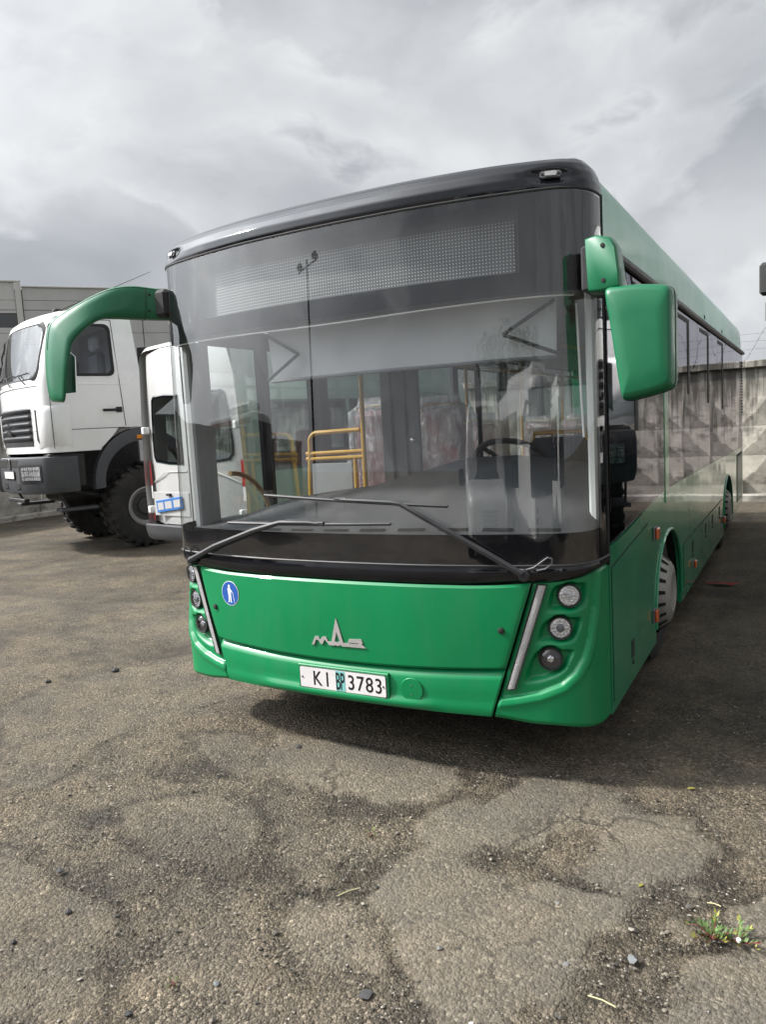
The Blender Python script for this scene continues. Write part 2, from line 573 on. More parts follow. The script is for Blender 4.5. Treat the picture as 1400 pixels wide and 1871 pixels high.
def blobs(x, y, lst, jx, jy):
    d = np.zeros_like(x)
    for bx, by, rx, ry, an, s in lst:
        ca, sa = math.cos(an), math.sin(an)
        u = ((x + jx - bx) * ca + (y + jy - by) * sa) / rx
        v = (-(x + jx - bx) * sa + (y + jy - by) * ca) / ry
        d = np.maximum(d, s * np.exp(-(u * u + v * v) ** 1.5))
    return d


DARK = [(1.20, -.55, .26, .07, .1, 1.0), (1.42, -.60, .20, .05, -.15, .9), (1.70, -.56, .10, .10, 0, .8), (1.86, -.38, .12, .16, .8, .8),
        (-.70, -.40, .35, .09, .5, .7), (-.30, -.10, .40, .10, .25, .8), (.1, -.05, .3, .07, 0, .5), (-.76, -.95, .4, .10, .15, .7),
        (-.02, -.97, .40, .09, .0, .75), (.43, -1.02, .22, .10, .2, .9), (.66, -.85, .20, .08, .6, 1.0), (.75, .03, .22, .06, .2, .7),
        (.62, -.31, .16, .08, .5, .8), (.35, -.42, .28, .06, .2, .6), (1.62, -1.02, .10, .22, -.5, .8), (1.70, -.86, .10, .12, -.4, .8),
        (1.85, -.78, .12, .05, .5, .9), (.95, -1.19, .05, .16, -.5, .7), (1.10, -1.42, .12, .06, .3, .7), (-9.0, 5.6, 2.0, .5, .4, 1.0),
        (-8.0, 5.9, 1.0, .6, .4, .9), (-1.9, 2.7, 1.2, .35, .3, .5), (-4.2, 4.3, 1.5, .4, .3, .5), (-2.7, 1.1, 1.0, .22, .4, .55),
        (1.9, 3.5, .6, 2.5, 0, .6), (2.0, 7.5, 1.2, 2.0, 0, .5), (-12.8, 8, .5, 4, 0, .8), (1.8, -.2, .25, .06, .5, .6)]
# outlines of the smoother, paler islands of surface left in the worn yard
ISLES = [[(-.555, .176), (-.43, .199), (-.086, .186), (.317, .121), (.578, .123), (.669, -.068), (.644, -.184), (.487, -.35), (.297, -.293), (.152, -.299), (-.112, -.256), (-.359, -.149)],
         [(.635, -.46), (.721, -.169), (.824, -.16), (.948, .156), (1.17, .228), (1.359, .216), (1.478, .049), (1.696, .049), (1.803, -.128), (1.766, -.341), (1.646, -.484), (1.592, -.636), (1.576, -.835), (1.527, -.994), (1.51, -1.128), (1.409, -1.233), (1.314, -1.367), (1.205, -1.425), (1.051, -1.309), (.934, -1.198), (.793, -1.034), (.656, -.989), (.652, -.804), (.761, -.576)],
         [(2.052, -.305), (1.991, -.396), (1.925, -.527), (1.899, -.724), (1.823, -.843), (1.781, -.972), (1.724, -1.195), (1.791, -1.287), (2.1, -1.3), (2.6, -1.1), (2.6, -.3)],
         [(1.721, -.484), (1.764, -.421), (1.822, -.44), (1.822, -.503), (1.766, -.538)],
         [(1.692, -.671), (1.725, -.637), (1.782, -.668), (1.78, -.734), (1.729, -.739)],
         [(.473, -1.092), (.576, -1.002), (.739, -1.058), (.884, -1.22), (.952, -1.323), (.849, -1.354), (.753, -1.382), (.64, -1.331), (.496, -1.247)],
         [(-2.531, -.233), (-2.601, .066), (-2.604, .56), (-2.332, .932), (-2.187, 1.203), (-1.514, .753), (-1.288, .438), (-1.426, .182), (-1.522, -.046), (-1.512, -.306), (-1.382, -.494), (-1.321, -.755), (-1.374, -1.031)],
         [(-.946, -1.327), (-.731, -1.325), (-.42, -1.357), (-.182, -1.404), (.012, -1.552), (.148, -1.719), (.218, -1.862), (-.014, -1.97), (-.8, -2.0)],
         [(-.715, -.899), (-.593, -.706), (-.43, -.579), (-.183, -.593), (.014, -.722), (.113, -.959), (-.008, -1.054), (-.215, -1.057), (-.488, -1.01)],
         [(-1.038, -.038), (-.728, .083), (-.365, -.015), (-.068, -.112), (.124, -.26), (-.019, -.38), (-.366, -.366), (-.735, -.237)]]
HOLE = [(.898, -.584), (1.072, -.442), (1.183, -.256), (1.322, -.139), (1.377, -.257), (1.34, -.43), (1.418, -.54), (1.522, -.572), (1.406, -.59), (1.248, -.568), (1.206, -.679), (1.033, -.638)]


def poly_sd(x, y, poly):
    """signed distance, positive inside"""
    d = np.full(x.shape, 1e9); ins = np.zeros(x.shape, dtype=bool)
    n = len(poly)
    for i in range(n):
        ax, ay = poly[i]; bx, by = poly[(i + 1) % n]
        ex, ey = bx - ax, by - ay
        t = np.clip(((x - ax) * ex + (y - ay) * ey) / (ex * ex + ey * ey), 0, 1)
        d = np.minimum(d, np.hypot(x - ax - t * ex, y - ay - t * ey))
        c = ((ay > y) != (by > y)) & (x < (bx - ax) * (y - ay) / (by - ay + 1e-12) + ax)
        ins ^= c
    return np.where(ins, d, -d)


def axis_steps(lo, hi, fine, far):
    a = list(np.arange(lo, hi, fine))
    s, p = fine, hi
    right = []
    while p < far:
        right.append(p); s *= 1.06 if s < .5 else 1.2; p += s
    right.append(far)
    s, p = fine, lo
    left = []
    while p > -far:
        s *= 1.06 if s < .5 else 1.2; p -= s; left.append(max(p, -far))
    return np.array(left[::-1] + a + right)


def ground_fields(x, y):
    jx = (fbm(x * 6, y * 6, 3) - .5) * .16; jy = (fbm(x * 6, y * 6, 9) - .5) * .16
    dark = blobs(x, y, DARK, jx * 2, jy * 2)
    big = fbm(x * .9 + 4, y * .9, 21)
    mid = fbm(x * 3.1, y * 3.1 + 7, 31)
    fin = fbm(x * 13, y * 13 + 3, 61, 4)
    rag = (fin - .5) * .09
    sd = np.full(x.shape, -9.0)
    wgt = np.zeros(x.shape)
    for pl, w in zip(ISLES, (.85, .95, 1.0, .9, .9, .6, .30, .45, .40, .35)):
        q = poly_sd(x + jx, y + jy, pl)
        wgt = np.maximum(wgt, w * np.clip(q / .06 + 1.2, 0, 1))
        sd = np.maximum(sd, q)
    wgt = np.maximum(wgt, .32)
    sd = np.minimum(sd, -poly_sd(x + jx, y + jy, HOLE) * 1.0)
    wild = (fbm(x * 1.1 + 9, y * 1.1, 77) - .52) * .9          # islands elsewhere in the yard
    near = np.clip(1.6 - np.hypot(x - .9, y + .6) / 1.7, 0, 1)
    sd = np.where(sd > -9 * .5, sd, -1.0)
    sd = np.maximum(sd, np.where(near < .2, wild, -1.0)) + rag
    patch = np.clip(sd / .06 + .40, 0, 1) * wgt * np.clip(.62 + .75 * mid, 0, 1)
    rim = np.exp(-((sd + .035) / .05) ** 2)
    dark = np.clip(np.clip(dark * 1.3, 0, 1.1) * (.25 + 2.0 * mid * fin) + rim * (.35 + .9 * (mid - .3)) * 1.1
                   + np.clip((big + .35 * (mid - .5) - .55) * 4.0, 0, .6) * (.3 + fin), 0, 1) * (1 - .92 * patch)
    return dark, patch, mid


def build_ground():
    gx = axis_steps(-1.5, 2.2, 0.0115, 900.0)
    gy = axis_steps(-2.05, 0.75, 0.0115, 900.0)
    X, Y = np.meshgrid(gx, gy)
    dark, patch, mid = ground_fields(X, Y)
    r = np.hypot(X - .8, Y + .5)
    fade = np.clip(1.6 - r / 6, 0, 1)
    z = (fbm(X * 1.2, Y * 1.2, 41) - .5) * .012 + (fbm(X * 9, Y * 9, 51, 3) - .5) * .010 * (1 - .75 * patch)
    z += (vnoise(X * 36, Y * 36, 5) - .5) * .006 * (1 - patch)
    z += patch * .007 - dark * .006
    z = z * fade - 0.004
    nx, ny = len(gx), len(gy)
    co = np.stack([X.ravel(), Y.ravel(), z.ravel()], 1).astype(np.float32)
    ii, jj = np.meshgrid(np.arange(nx - 1), np.arange(ny - 1))
    b = (jj * nx + ii).ravel()
    quads = np.stack([b, b + 1, b + nx + 1, b + nx], 1).astype(np.int32)
    me = bpy.data.meshes.new('ground')
    me.vertices.add(len(co)); me.vertices.foreach_set('co', co.ravel())
    me.loops.add(quads.size); me.loops.foreach_set('vertex_index', quads.ravel())
    me.polygons.add(len(quads))
    me.polygons.foreach_set('loop_start', np.arange(0, quads.size, 4, dtype=np.int32))
    me.polygons.foreach_set('use_smooth', np.ones(len(quads), dtype=bool))
    me.update(calc_edges=True)
    me.validate()
    for nm, arr in (('damp', dark), ('patch', patch)):
        at = me.attributes.new(nm, 'FLOAT', 'POINT')
        at.data.foreach_set('value', arr.ravel().astype(np.float32))
    o = bpy.data.objects.new('ground', me)
    COL.objects.link(o)
    me.materials.append(ground_mat())
    tag(o, kind='structure')
    return o


def ground_mat():
    m, t = newmat('worn_asphalt')
    L = t.links.new
    out = nd(t, 'ShaderNodeOutputMaterial')
    b = nd(t, 'ShaderNodeBsdfPrincipled')
    b.inputs['Specular IOR Level'].default_value = 0.3
    geo = nd(t, 'ShaderNodeNewGeometry')
    damp = nd(t, 'ShaderNodeAttribute', attribute_name='damp').outputs['Fac']
    patch = nd(t, 'ShaderNodeAttribute', attribute_name='patch').outputs['Fac']
    P = geo.outputs['Position']

    def noise(scale, detail=4.0, rough=0.6):
        n = nd(t, 'ShaderNodeTexNoise', Scale=scale, Detail=detail, Roughness=rough)
        L(P, n.inputs['Vector'])
        return n.outputs[0]

    def voro(scale, feat='F1'):
        v = nd(t, 'ShaderNodeTexVoronoi', Scale=scale, feature=feat)
        L(P, v.inputs['Vector'])
        return v
    v1 = voro(75.0); v2 = voro(170.0); ve = voro(75.0, 'DISTANCE_TO_EDGE')
    sandy = noise(2.2, 5); fine = noise(420.0, 3)
    tone = ramp(t, noise(0.35, 4), [(0.35, (0.138, 0.121, 0.098)), (0.65, (0.200, 0.177, 0.143))])
    sand = ramp(t, sandy, [(0.42, (0.128, 0.114, 0.095)), (0.62, (0.238, 0.198, 0.143))])
    base = mixc(t, 0.5, tone, sand)
    base = mixc(t, patch, mixc(t, 1.0, base, (0.90, 0.86, 0.80), 'MULTIPLY'), mixc(t, 1.0, base, (0.80, 0.80, 0.785), 'MULTIPLY'))
    # aggregate: each grain its own grey or tan
    g1 = ramp(t, v1.outputs['Color'], [(0.0, 0.30), (0.40, 0.80), (0.75, 1.2), (0.97, 2.1)])
    g2 = ramp(t, v2.outputs['Color'], [(0.0, 0.35), (0.45, 0.85), (0.8, 1.3), (1.0, 2.3)])
    gm = ramp(t, noise(5.0, 3), [(0.36, 0.40), (0.6, 1.0)])
    grain = mixc(t, gm, g2, g1)
    grain = mixc(t, mth(t, 'MULTIPLY', patch, 0.25), grain, 0.98)
    c = mixc(t, 1.0, base, grain, 'MULTIPLY')
    gap = ramp(t, ve.outputs['Distance'], [(0.0, 0.22), (0.13, 1.0)])  # shade in the gaps between grains, painted into the colour
    gapm = mixc(t, mth(t, 'MULTIPLY', gm, mth(t, 'SUBTRACT', 1.0, mth(t, 'MULTIPLY', patch, 0.65))), 1.0, gap)
    c = mixc(t, 1.0, c, gapm, 'MULTIPLY')
    c = mixc(t, mth(t, 'MULTIPLY', damp, 0.80), c, mixc(t, 1.0, c, (0.26, 0.26, 0.255), 'MULTIPLY'))
    pc = mixc(t, mth(t, 'MULTIPLY', patch, 0.15), c, (0.165, 0.146, 0.118))
    # cracks
    wn = nd(t, 'ShaderNodeTexNoise', Scale=8.0, Detail=6.0, Roughness=0.7)
    L(P, wn.inputs['Vector'])
    sc = nd(t, 'ShaderNodeVectorMath', operation='SCALE'); sc.inputs['Scale'].default_value = 0.22
    L(wn.outputs['Color'], sc.inputs[0])
    ad = nd(t, 'ShaderNodeVectorMath', operation='ADD')
    L(P, ad.inputs[0]); L(sc.outputs[0], ad.inputs[1])
    vc = nd(t, 'ShaderNodeTexVoronoi', Scale=2.3, feature='DISTANCE_TO_EDGE')
    L(ad.outputs[0], vc.inputs['Vector'])
    cw = ramp(t, noise(1.1, 3), [(0.52, 0.0), (0.66, 1.0)])
    crack = mth(t, 'MULTIPLY', ramp(t, vc.outputs['Distance'], [(0.0, 1.0), (0.020, 0.0)]), cw)
    pc = mixc(t, mth(t, 'MULTIPLY', crack, 0.6), pc, (0.028, 0.026, 0.024))
    L(pc, b.inputs['Base Color'])
    L(ramp(t, damp, [(0.0, 0.93), (1.0, 0.72)]), b.inputs['Roughness'])
    hgt = mth(t, 'ADD', mth(t, 'MULTIPLY', v1.outputs['Distance'], -0.010), mth(t, 'MULTIPLY', v2.outputs['Distance'], -0.006))
    hgt = mth(t, 'MULTIPLY', hgt, mth(t, 'SUBTRACT', 1.0, mth(t, 'MULTIPLY', patch, 0.45)))
    hgt = mth(t, 'ADD', hgt, mth(t, 'MULTIPLY', fine, 0.0012))
    hgt = mth(t, 'SUBTRACT', hgt, mth(t, 'MULTIPLY', crack, 0.008))
    bp = nd(t, 'ShaderNodeBump', Strength=0.85, Distance=1.0)
    L(hgt, bp.inputs['Height'])
    L(bp.outputs[0], b.inputs['Normal'])
    L(b.outputs[0], out.inputs['Surface'])
    return m


build_ground()


# ================================================================== concrete fence
def concrete_mat(name, base=(0.44, 0.41, 0.355), dark=(0.085, 0.08, 0.07)):
    m, t = newmat(name)
    L = t.links.new
    out = nd(t, 'ShaderNodeOutputMaterial')
    b = nd(t, 'ShaderNodeBsdfPrincipled', Roughness=0.92)
    b.inputs['Specular IOR Level'].default_value = 0.2
    P = nd(t, 'ShaderNodeNewGeometry').outputs['Position']

    def noise(sc, scale, detail=6.0):
        mp = nd(t, 'ShaderNodeMapping'); mp.inputs['Scale'].default_value = sc
        L(P, mp.inputs['Vector'])
        n = nd(t, 'ShaderNodeTexNoise', Scale=scale, Detail=detail, Roughness=0.65)
        L(mp.outputs[0], n.inputs['Vector'])
        return n.outputs[0]
    c = ramp(t, noise((1, 1, 1), 3.0), [(0.3, tuple(v * .72 for v in base)), (0.5, base), (0.7, tuple(min(1, v * 1.35) for v in base))])
    st = noise((1, 1, .06), 11.0)
    sep = nd(t, 'ShaderNodeSeparateXYZ'); L(P, sep.inputs[0])
    hi = mth(t, 'MULTIPLY', mth(t, 'SUBTRACT', sep.outputs['Z'], 1.2), 0.16)
    f = ramp(t, mth(t, 'ADD', st, hi), [(0.52, 0.0), (0.70, 0.85)])
    c = mixc(t, f, c, dark)
    ms = ramp(t, noise((1, 1, 1.6), 2.3, 8.0), [(0.52, 0.0), (0.66, 0.8)])
    c = mixc(t, ms, c, dark)
    L(c, b.inputs['Base Color'])
    n3 = nd(t, 'ShaderNodeTexNoise', Scale=60.0, Detail=5.0)
    L(P, n3.inputs['Vector'])
    bp = nd(t, 'ShaderNodeBump', Strength=0.5, Distance=0.01)
    L(n3.outputs[0], bp.inputs['Height']); L(bp.outputs[0], b.inputs['Normal'])
    L(b.outputs[0], out.inputs['Surface'])
    return m


M['concrete'] = concrete_mat('stained_concrete')
M['concrete_pale'] = concrete_mat('pale_concrete', (0.42, 0.40, 0.36), (0.12, 0.11, 0.10))
M['wire'] = pbr('wire', (0.09, 0.085, 0.08), 0.6, metal=0.6)
M['rust'] = pbr('rust', (0.20, 0.085, 0.04), 0.8, var=0.3)


def panel_mesh(w=2.97, h=2.40, rows=3, cols=6):
    mb = MB()
    mb.box((0, 0.0, 0), (w, .09, h))
    z0, x0 = .30, .04
    ch, cw = 1.60 / rows, (w - .08) / cols
    for r in range(rows):
        for k in range(cols):
            a, b_ = x0 + k * cw + .006, x0 + (k + 1) * cw - .006
            c_, d = z0 + r * ch + .006, z0 + (r + 1) * ch - .006
            ax, az = (a + b_) / 2, c_ + (d - c_) * .42
            mb.add([(a, -.002, c_), (b_, -.002, c_), (b_, -.002, d), (a, -.002, d), (ax - .02, -.040, az), (ax + .02, -.040, az)],
                   [(0, 1, 5, 4), (1, 2, 5), (2, 3, 4, 5), (3, 0, 4)])
    return mb


def fence(name, p0, p1, label, mat, top_mat=None):
    p0, p1 = Vector(p0), Vector(p1)
    d = p1 - p0
    ang = math.atan2(d.y, d.x)
    root = empty(name, p0, ang, label, 'fence', 'concrete fences round the yard')
    n = int(d.length / 3.0)
    first = None
    for i in range(n):
        if first is None:
            o = panel_mesh().build('panel', mat, root, smooth=None)
            first = o
        else:
            o = first.copy(); COL.objects.link(o); o.parent = root
        o.location = (i * 3.0, rnd.uniform(-.012, .012), rnd.uniform(-.015, .01))
        cp = MB().box((i * 3.0 - .01, -.10, 2.405), (i * 3.0 + 2.98, .16, 2.53), .012).build('coping', mat, root)
        cp.location = (0, 0, o.location.z)
        if i < n:
            MB().box((i * 3.0 - .10, -.12, -.05), (i * 3.0 + .10, -.02 - .004, .42), .03).build('footing', mat, root)
    MB().box((0, -.22, -.05), (d.length, -.125, .13), .03).build('plinth', M['concrete_pale'], root)
    return root


fence('concrete_fence', (-14.0, 12.35, 0), (10.1, 12.15, 0), 'stained grey concrete panel fence with relief pyramids behind the green bus', M['concrete'])
fence('concrete_fence', (-14.2, -18.0, 0), (-14.2, 12.3, 0), 'grey concrete panel fence behind the white truck', M['concrete_pale'])


def barbed_coil(y, x0, x1, zc, r, pitch, label):
    mb = MB()
    pts = []
    n = int((x1 - x0) / pitch * 28)
    for i in range(n):
        a = 2 * math.pi * i / 28
        k = i / 28
        rr = r * (1 + .16 * math.sin(k * 2.1) + .1 * math.sin(k * 5.3))
        pts.append((x0 + pitch * k + .25 * math.sin(k * 1.7), y + rr * math.cos(a) * .8, zc + rr * math.sin(a) + .06 * math.sin(k * 3.1)))
    mb.tube(pts, .0035, 4)
    for i in range(0, n, 2):
        p = Vector(pts[i]); q = Vector(pts[min(i + 1, n - 1)])
        u = (q - p).orthogonal().normalized()
        mb.tube([p - u * .022, p + u * .022], .003, 3)
    o = mb.build('barbed_wire', M['wire'], None, fix=False)
    return tag(o, label, 'barbed wire')


barbed_coil(12.25, -5.5, 8.5, 2.80, .36, .82, 'loose coil of barbed wire running along the top of the fence behind the bus')
for k, (zo, yo) in enumerate(((.14, .0), (.30, .05), (.46, .10))):
    pts = [(x, 12.2 + yo, 2.53 + zo + .03 * math.sin(x * 1.3 + k) - .02 * math.cos(x * 2.1)) for x in lin(-13, 10, 70)]
    mb = MB(); mb.tube(pts, .0025, 4)
    for p in pts[::1]:
        mb.tube([(p[0], p[1] - .02, p[2] - .015), (p[0], p[1] + .02, p[2] + .02)], .003, 3)
    o = mb.build('wire_strand', M['wire'], None, fix=False)
    tag(o, ['lowest', 'middle', 'topmost'][k] + ' straight barbed wire strand strung above the back fence', 'wire', 'wire strands above the fence')


# ================================================================== warehouse
def warehouse():
    ang = math.atan2(.798, .603)
    root = empty('warehouse', (-33.93, 23.85, 0), ang, 'long grey clad warehouse standing behind the white truck', 'building')
    clad = pbr('cladding_grey', (0.50, 0.51, 0.50), 0.55, var=0.05, vscale=.6, dirt=(.25, .25, .24), dirt_amt=.3, dirt_scale=.7)
    clad2 = pbr('cladding_grey_light', (0.54, 0.55, 0.535), 0.55, var=0.05, vscale=.6)
    trim = pbr('trim_grey', (0.56, 0.56, 0.54), 0.5, var=0.05)
    MB().box((-30, .3, 0), (40, 26, 9.9)).build('core', clad, root)
    rows = [(0, 1.2), (1.215, 2.6), (2.615, 4.0), (4.015, 5.2), (5.215, 6.4), (6.415, 7.605), (7.62, 8.79), (8.815, 9.30), (9.315, 9.97)]
    bays = [(-30, -24), (-24, -18), (-18, -12), (-12, -6), (-6, 0), (0, 6), (6, 12), (12, 18), (18, 24), (24, 30), (30, 36)]
    for a, b_ in bays:
        left = a < -.1
        for z0, z1 in rows:
            if left and abs(z1 - 8.79) < .01:
                MB().box((a + .02, .06, 7.62), (b_ - .34, .30, 7.90), .01).build('panel', clad2, root)
                MB().box((a + .02, .10, 7.92), (b_ - .34, .30, 8.62), .01).build('window_strip', M['black_glass'], root)
                MB().box((a + .02, .06, 8.64), (b_ - .34, .30, 8.79), .01).build('panel', clad2, root)
                continue
            zt = z1 + (.25 if left and z1 > 9.9 else 0)
            MB().box((a + .02, .06, z0), (b_ - (.34 if left else .02), .30, zt), .012).build('panel', clad2 if left else clad, root)
    for x in (-24.3, -18.3, -12.3, -6.3, -.3):
        MB().box((x - .02, -.05, 0), (x + .28, .299, 10.2), .02).build('pilaster', trim, root)
    MB().box((-30.1, -.03, 10.23), (.0, .4, 10.32), .01).build('roof_trim', trim, root)
    MB().box((.01, -.03, 9.975), (36.1, .4, 10.05), .01).build('roof_trim', trim, root)
    return root


warehouse()


# ================================================================== green bus
BL = 9.43                                    # body length
PLAN = [(-.25, .005), (0, 0), (.25, .005), (.5, .021), (.8, .064), (1.0, .108), (1.1, .135), (1.17, .167), (1.225, .217),
        (1.258, .29), (1.272, .38), (1.275, .48), (1.275, .75), (1.275, 1.0)]


def _plan_curve():
    out = []
    for i in range(1, len(PLAN) - 2):
        p0, p1, p2, p3 = [np.array(PLAN[k]) for k in (i - 1, i, i + 1, i + 2)]
        for t in np.linspace(0, 1, 40, endpoint=False):
            out.append(.5 * ((2 * p1) + (-p0 + p2) * t + (2 * p0 - 5 * p1 + 4 * p2 - p3) * t * t + (-p0 + 3 * p1 - 3 * p2 + p3) * t ** 3))
    return np.array(out)


PC = _plan_curve()
PS = np.concatenate([[0], np.cumsum(np.hypot(*np.diff(PC, axis=0).T))])
PTAN = np.gradient(PC, axis=0)
PTAN /= np.linalg.norm(PTAN, axis=1)[:, None]
S_END = float(PS[np.argmax(PC[:, 1] >= .48)])


def rake(z):
    return .055 * max(0.0, (z - 1.0) / 1.7)


def fp(s, z, off=0.0, rk=True):
    """point on the curved front at arc length s from the centre line, height z, pushed out by off"""
    a = abs(s)
    x = float(np.interp(a, PS, PC[:, 0])); y = float(np.interp(a, PS, PC[:, 1]))
    tx = float(np.interp(a, PS, PTAN[:, 0])); ty = float(np.interp(a, PS, PTAN[:, 1]))
    nx, ny = ty, -tx
    sg = 1 if s >= 0 else -1
    k = min(1.0, max(0.0, (S_END - a) / .25))
    return Vector((sg * (x + nx * off), y + ny * off + (rake(z) * k if rk else 0), z))


def fn_(s):
    a = abs(s)
    tx = float(np.interp(a, PS, PTAN[:, 0])); ty = float(np.interp(a, PS, PTAN[:, 1]))
    return Vector(((1 if s >= 0 else -1) * ty, -tx, 0)).normalized()


def s_x(x):
    return math.copysign(float(np.interp(abs(x), PC[:440, 0], PS[:440])), x)


BUS = empty('bus', (0, 0, 0), 0, 'green single-deck city bus with black windscreen surround parked in the yard', 'bus')


def bp_(name, mb, mat, parent=None, smooth=35.0, fix=True):
    return mb.build(name, M[mat] if isinstance(mat, str) else mat, parent or BUS, smooth, fix)


# ---- windscreen, black print behind it, cowl, roof cap
SG = S_END - .012
ss = [SG * math.sin(math.pi / 2 * t) * .35 + SG * t * .65 for t in lin(-1, 1, 81)]
zs_ = lin(1.052, 2.706, 40)
mb = MB(); mb.sheet(lambda s, z: fp(s, z, .002), ss, zs_)
windscreen = bp_('windscreen', mb, 'windscreen', fix=False)
mb = MB()
mb.sheet(lambda s, z: fp(s, z, -.006), ss, [1.04, 1.10, 1.16, 1.198])
mb.sheet(lambda s, z: fp(s, z, -.006), ss, [2.275, 2.32, 2.368])
mb.sheet(lambda s, z: fp(s, z, -.006), ss, [2.664, 2.69, 2.712])
for s0, s1 in ((-SG, s_x(-.965)), (s_x(.985), SG)):
    mb.sheet(lambda s, z: fp(s, z, -.006), lin(s0, s1, 24), lin(2.368, 2.664, 6))
for s0, s1 in ((-SG - .008, -SG + .035), (SG - .085, SG + .008)):
    mb.sheet(lambda s, z: fp(s, z, -.0065), lin(s0, s1, 8), lin(1.19, 2.30, 20))
bp_('windscreen_border', mb, 'frit', windscreen, fix=False)
# rubber round the glass
mb = MB()
mb.tube([fp(s, 2.713, .0) for s in ss], .007, 6)
bp_('windscreen_seal', mb, 'rubber', windscreen)
for s in (-1, 1):
    mb = MB(); mb.tube([fp(s * (S_END - .004), z, .0) for z in lin(1.0, 2.72, 24)], .008, 6)
    bp_('windscreen_seal', mb, 'rubber', windscreen)


def zt_green(s):
    a = abs(s)
    return .957 + .020 * sst(.6, 1.02, a) + .033 * sst(1.02, 1.45, a)


mb = MB()
rows = [0.0, .25, .5, .75, 1.0]
prof = [-.022, -.004, .004, .004, .0]
mb.sheet(lambda s, v: fp(s, (zt_green(s) - .012) * (1 - v) + 1.05 * v, float(np.interp(v, rows, prof))), ss, [0, .15, .3, .5, .7, .85, .95, 1.0])
cowl = bp_('wiper_cowl', mb, 'gloss_black', fix=False)
mb = MB(); mb.tube([fp(s, 1.052, .004) for s in ss], .006, 6)
bp_('cowl_lip', mb, 'plastic', cowl)


# roof cap with a lamp hollow at each end
def cap_pt(s, v):
    prof = [(2.716, 0.0), (2.735, .004), (2.77, .002), (2.81, -.018), (2.845, -.05), (2.870, -.095), (2.884, -.15), (2.892, -.24), (2.895, -.34)]
    t = v * (len(prof) - 1)
    i = min(int(t), len(prof) - 2)
    f = t - i
    z = prof[i][0] * (1 - f) + prof[i + 1][0] * f
    o = prof[i][1] * (1 - f) + prof[i + 1][1] * f
    p = fp(s, z, 0.0)
    n = fn_(s)
    a = abs(s)
    inn = -o
    # follow the plan normal, but the inward run turns to +y near the corner
    p.x -= n.x * .5 * min(inn, .17)
    p.y -= n.y * inn if a < 1.2 else n.y * inn
    d = ((a - 1.140) / .10) ** 2 + ((z - 2.780) / .032) ** 2
    h = .030 * math.exp(-d * d * .8)
    p.x -= n.x * h; p.y -= n.y * h
    p.z -= .016 * (abs(p.x) / 1.27) ** 6
    return p


sc_ = sorted(set(lin(-S_END, S_END, 61) + lin(1.02, 1.32, 22) + lin(-1.32, -1.02, 22)))
mb = MB(); mb.sheet(cap_pt, sc_, lin(0, 1, 41))
cap = bp_('roof_cap', mb, 'gloss_black', fix=False)
for sg in (-1, 1):
    s0 = sg * 1.140
    p = fp(s0, 2.776, -.026)
    n = fn_(s0)
    m4 = axis_m(p, n + Vector((0, 0, .25)), (0, 0, 1))
    mb = MB(); mb.prism(rrect(.030, .092, .014), lambda a, b_, t: m4 @ Vector((a, b_, t)), 0, .012)
    lamp = bp_('marker_lamp', mb, 'grey_plastic')
    mb = MB(); mb.prism(rrect(.021, .050, .005), lambda a, b_, t: m4 @ Vector((a, b_, t)), .0125, .019)
    bp_('lens', mb, 'led', lamp)
    for q in (-.036, .036):
        mb = MB(); mb.lathe([(.0065, 0), (.006, .003)], m4 @ Matrix.Translation((0, q, .0125)), 10)
        bp_('screw', mb, 'rubber', lamp)

# ---- green front: bonnet flap, bumper, two lamp clusters; dark void behind the joints
seam = lambda z: .806 + (z - .316) * .31
mb = MB(); mb.sheet(lambda s, z: fp(s, z, -.080), lin(-S_END, S_END, 61), [.30, .5, .7, .9, 1.03])
bp_('front_backing', mb, 'dark', fix=False)
GAP = .0045


def zb_bonnet(x):
    return .528 + .028 * (abs(x) / .88) ** 2


def bonnet_pt(u, v):
    x0 = u * .85
    z = zb_bonnet(x0) + .004 + v * (zt_green(x0) - zb_bonnet(x0) - .004)
    x = u * (seam(z) - GAP)
    e = min(v, 1 - v) * .42
    eu = (1 - abs(u)) * .9
    off = .003 - .010 * (1 - sst(0, .012, e)) - .008 * (1 - sst(0, .012, eu))
    off += .006 * math.sin(math.pi * v)
    return fp(s_x(x), z, off)


ue = [-1, -.997, -.99, -.98] + lin(-.95, .95, 41) + [.98, .99, .997, 1]
ve = [0, .006, .015, .03] + lin(.07, .93, 16) + [.97, .985, .994, 1]
mb = MB(); mb.sheet(bonnet_pt, ue, ve)
bonnet = bp_('bonnet_flap', mb, 'green', fix=False)

bprof = [(1.0, -.030), (.985, -.024), (.93, -.012), (.86, -.001), (.80, .003), (.5, .004), (.36, .004), (.30, .008), (.24, .018), (.17, .021), (.09, .016),
         (.03, .003), (0.0, -.012), (0.0, -.10)]


def bumper_pt(u, k):
    v, off = bprof[k]
    zt = zb_bonnet(u * .87) - .005
    zb = .318 + .006 * (1 - u * u)
    z = zb + (zt - zb) * v
    x = u * (seam(z) - GAP)
    lip = sst(.72, .50, abs(u)) if .05 < v < .33 else 1.0
    o = off if off < 0.0045 else .004 + (off - .004) * (.25 + .75 * lip)
    eu = (1 - abs(u)) * .9
    return fp(s_x(x), z, o - .006 * (1 - sst(0, .01, eu)))


mb = MB(); mb.sheet(bumper_pt, [-1, -.997, -.99] + lin(-.97, .97, 49) + [.99, .997, 1], list(range(len(bprof))))
bumper = bp_('front_bumper', mb, 'green', fix=False)

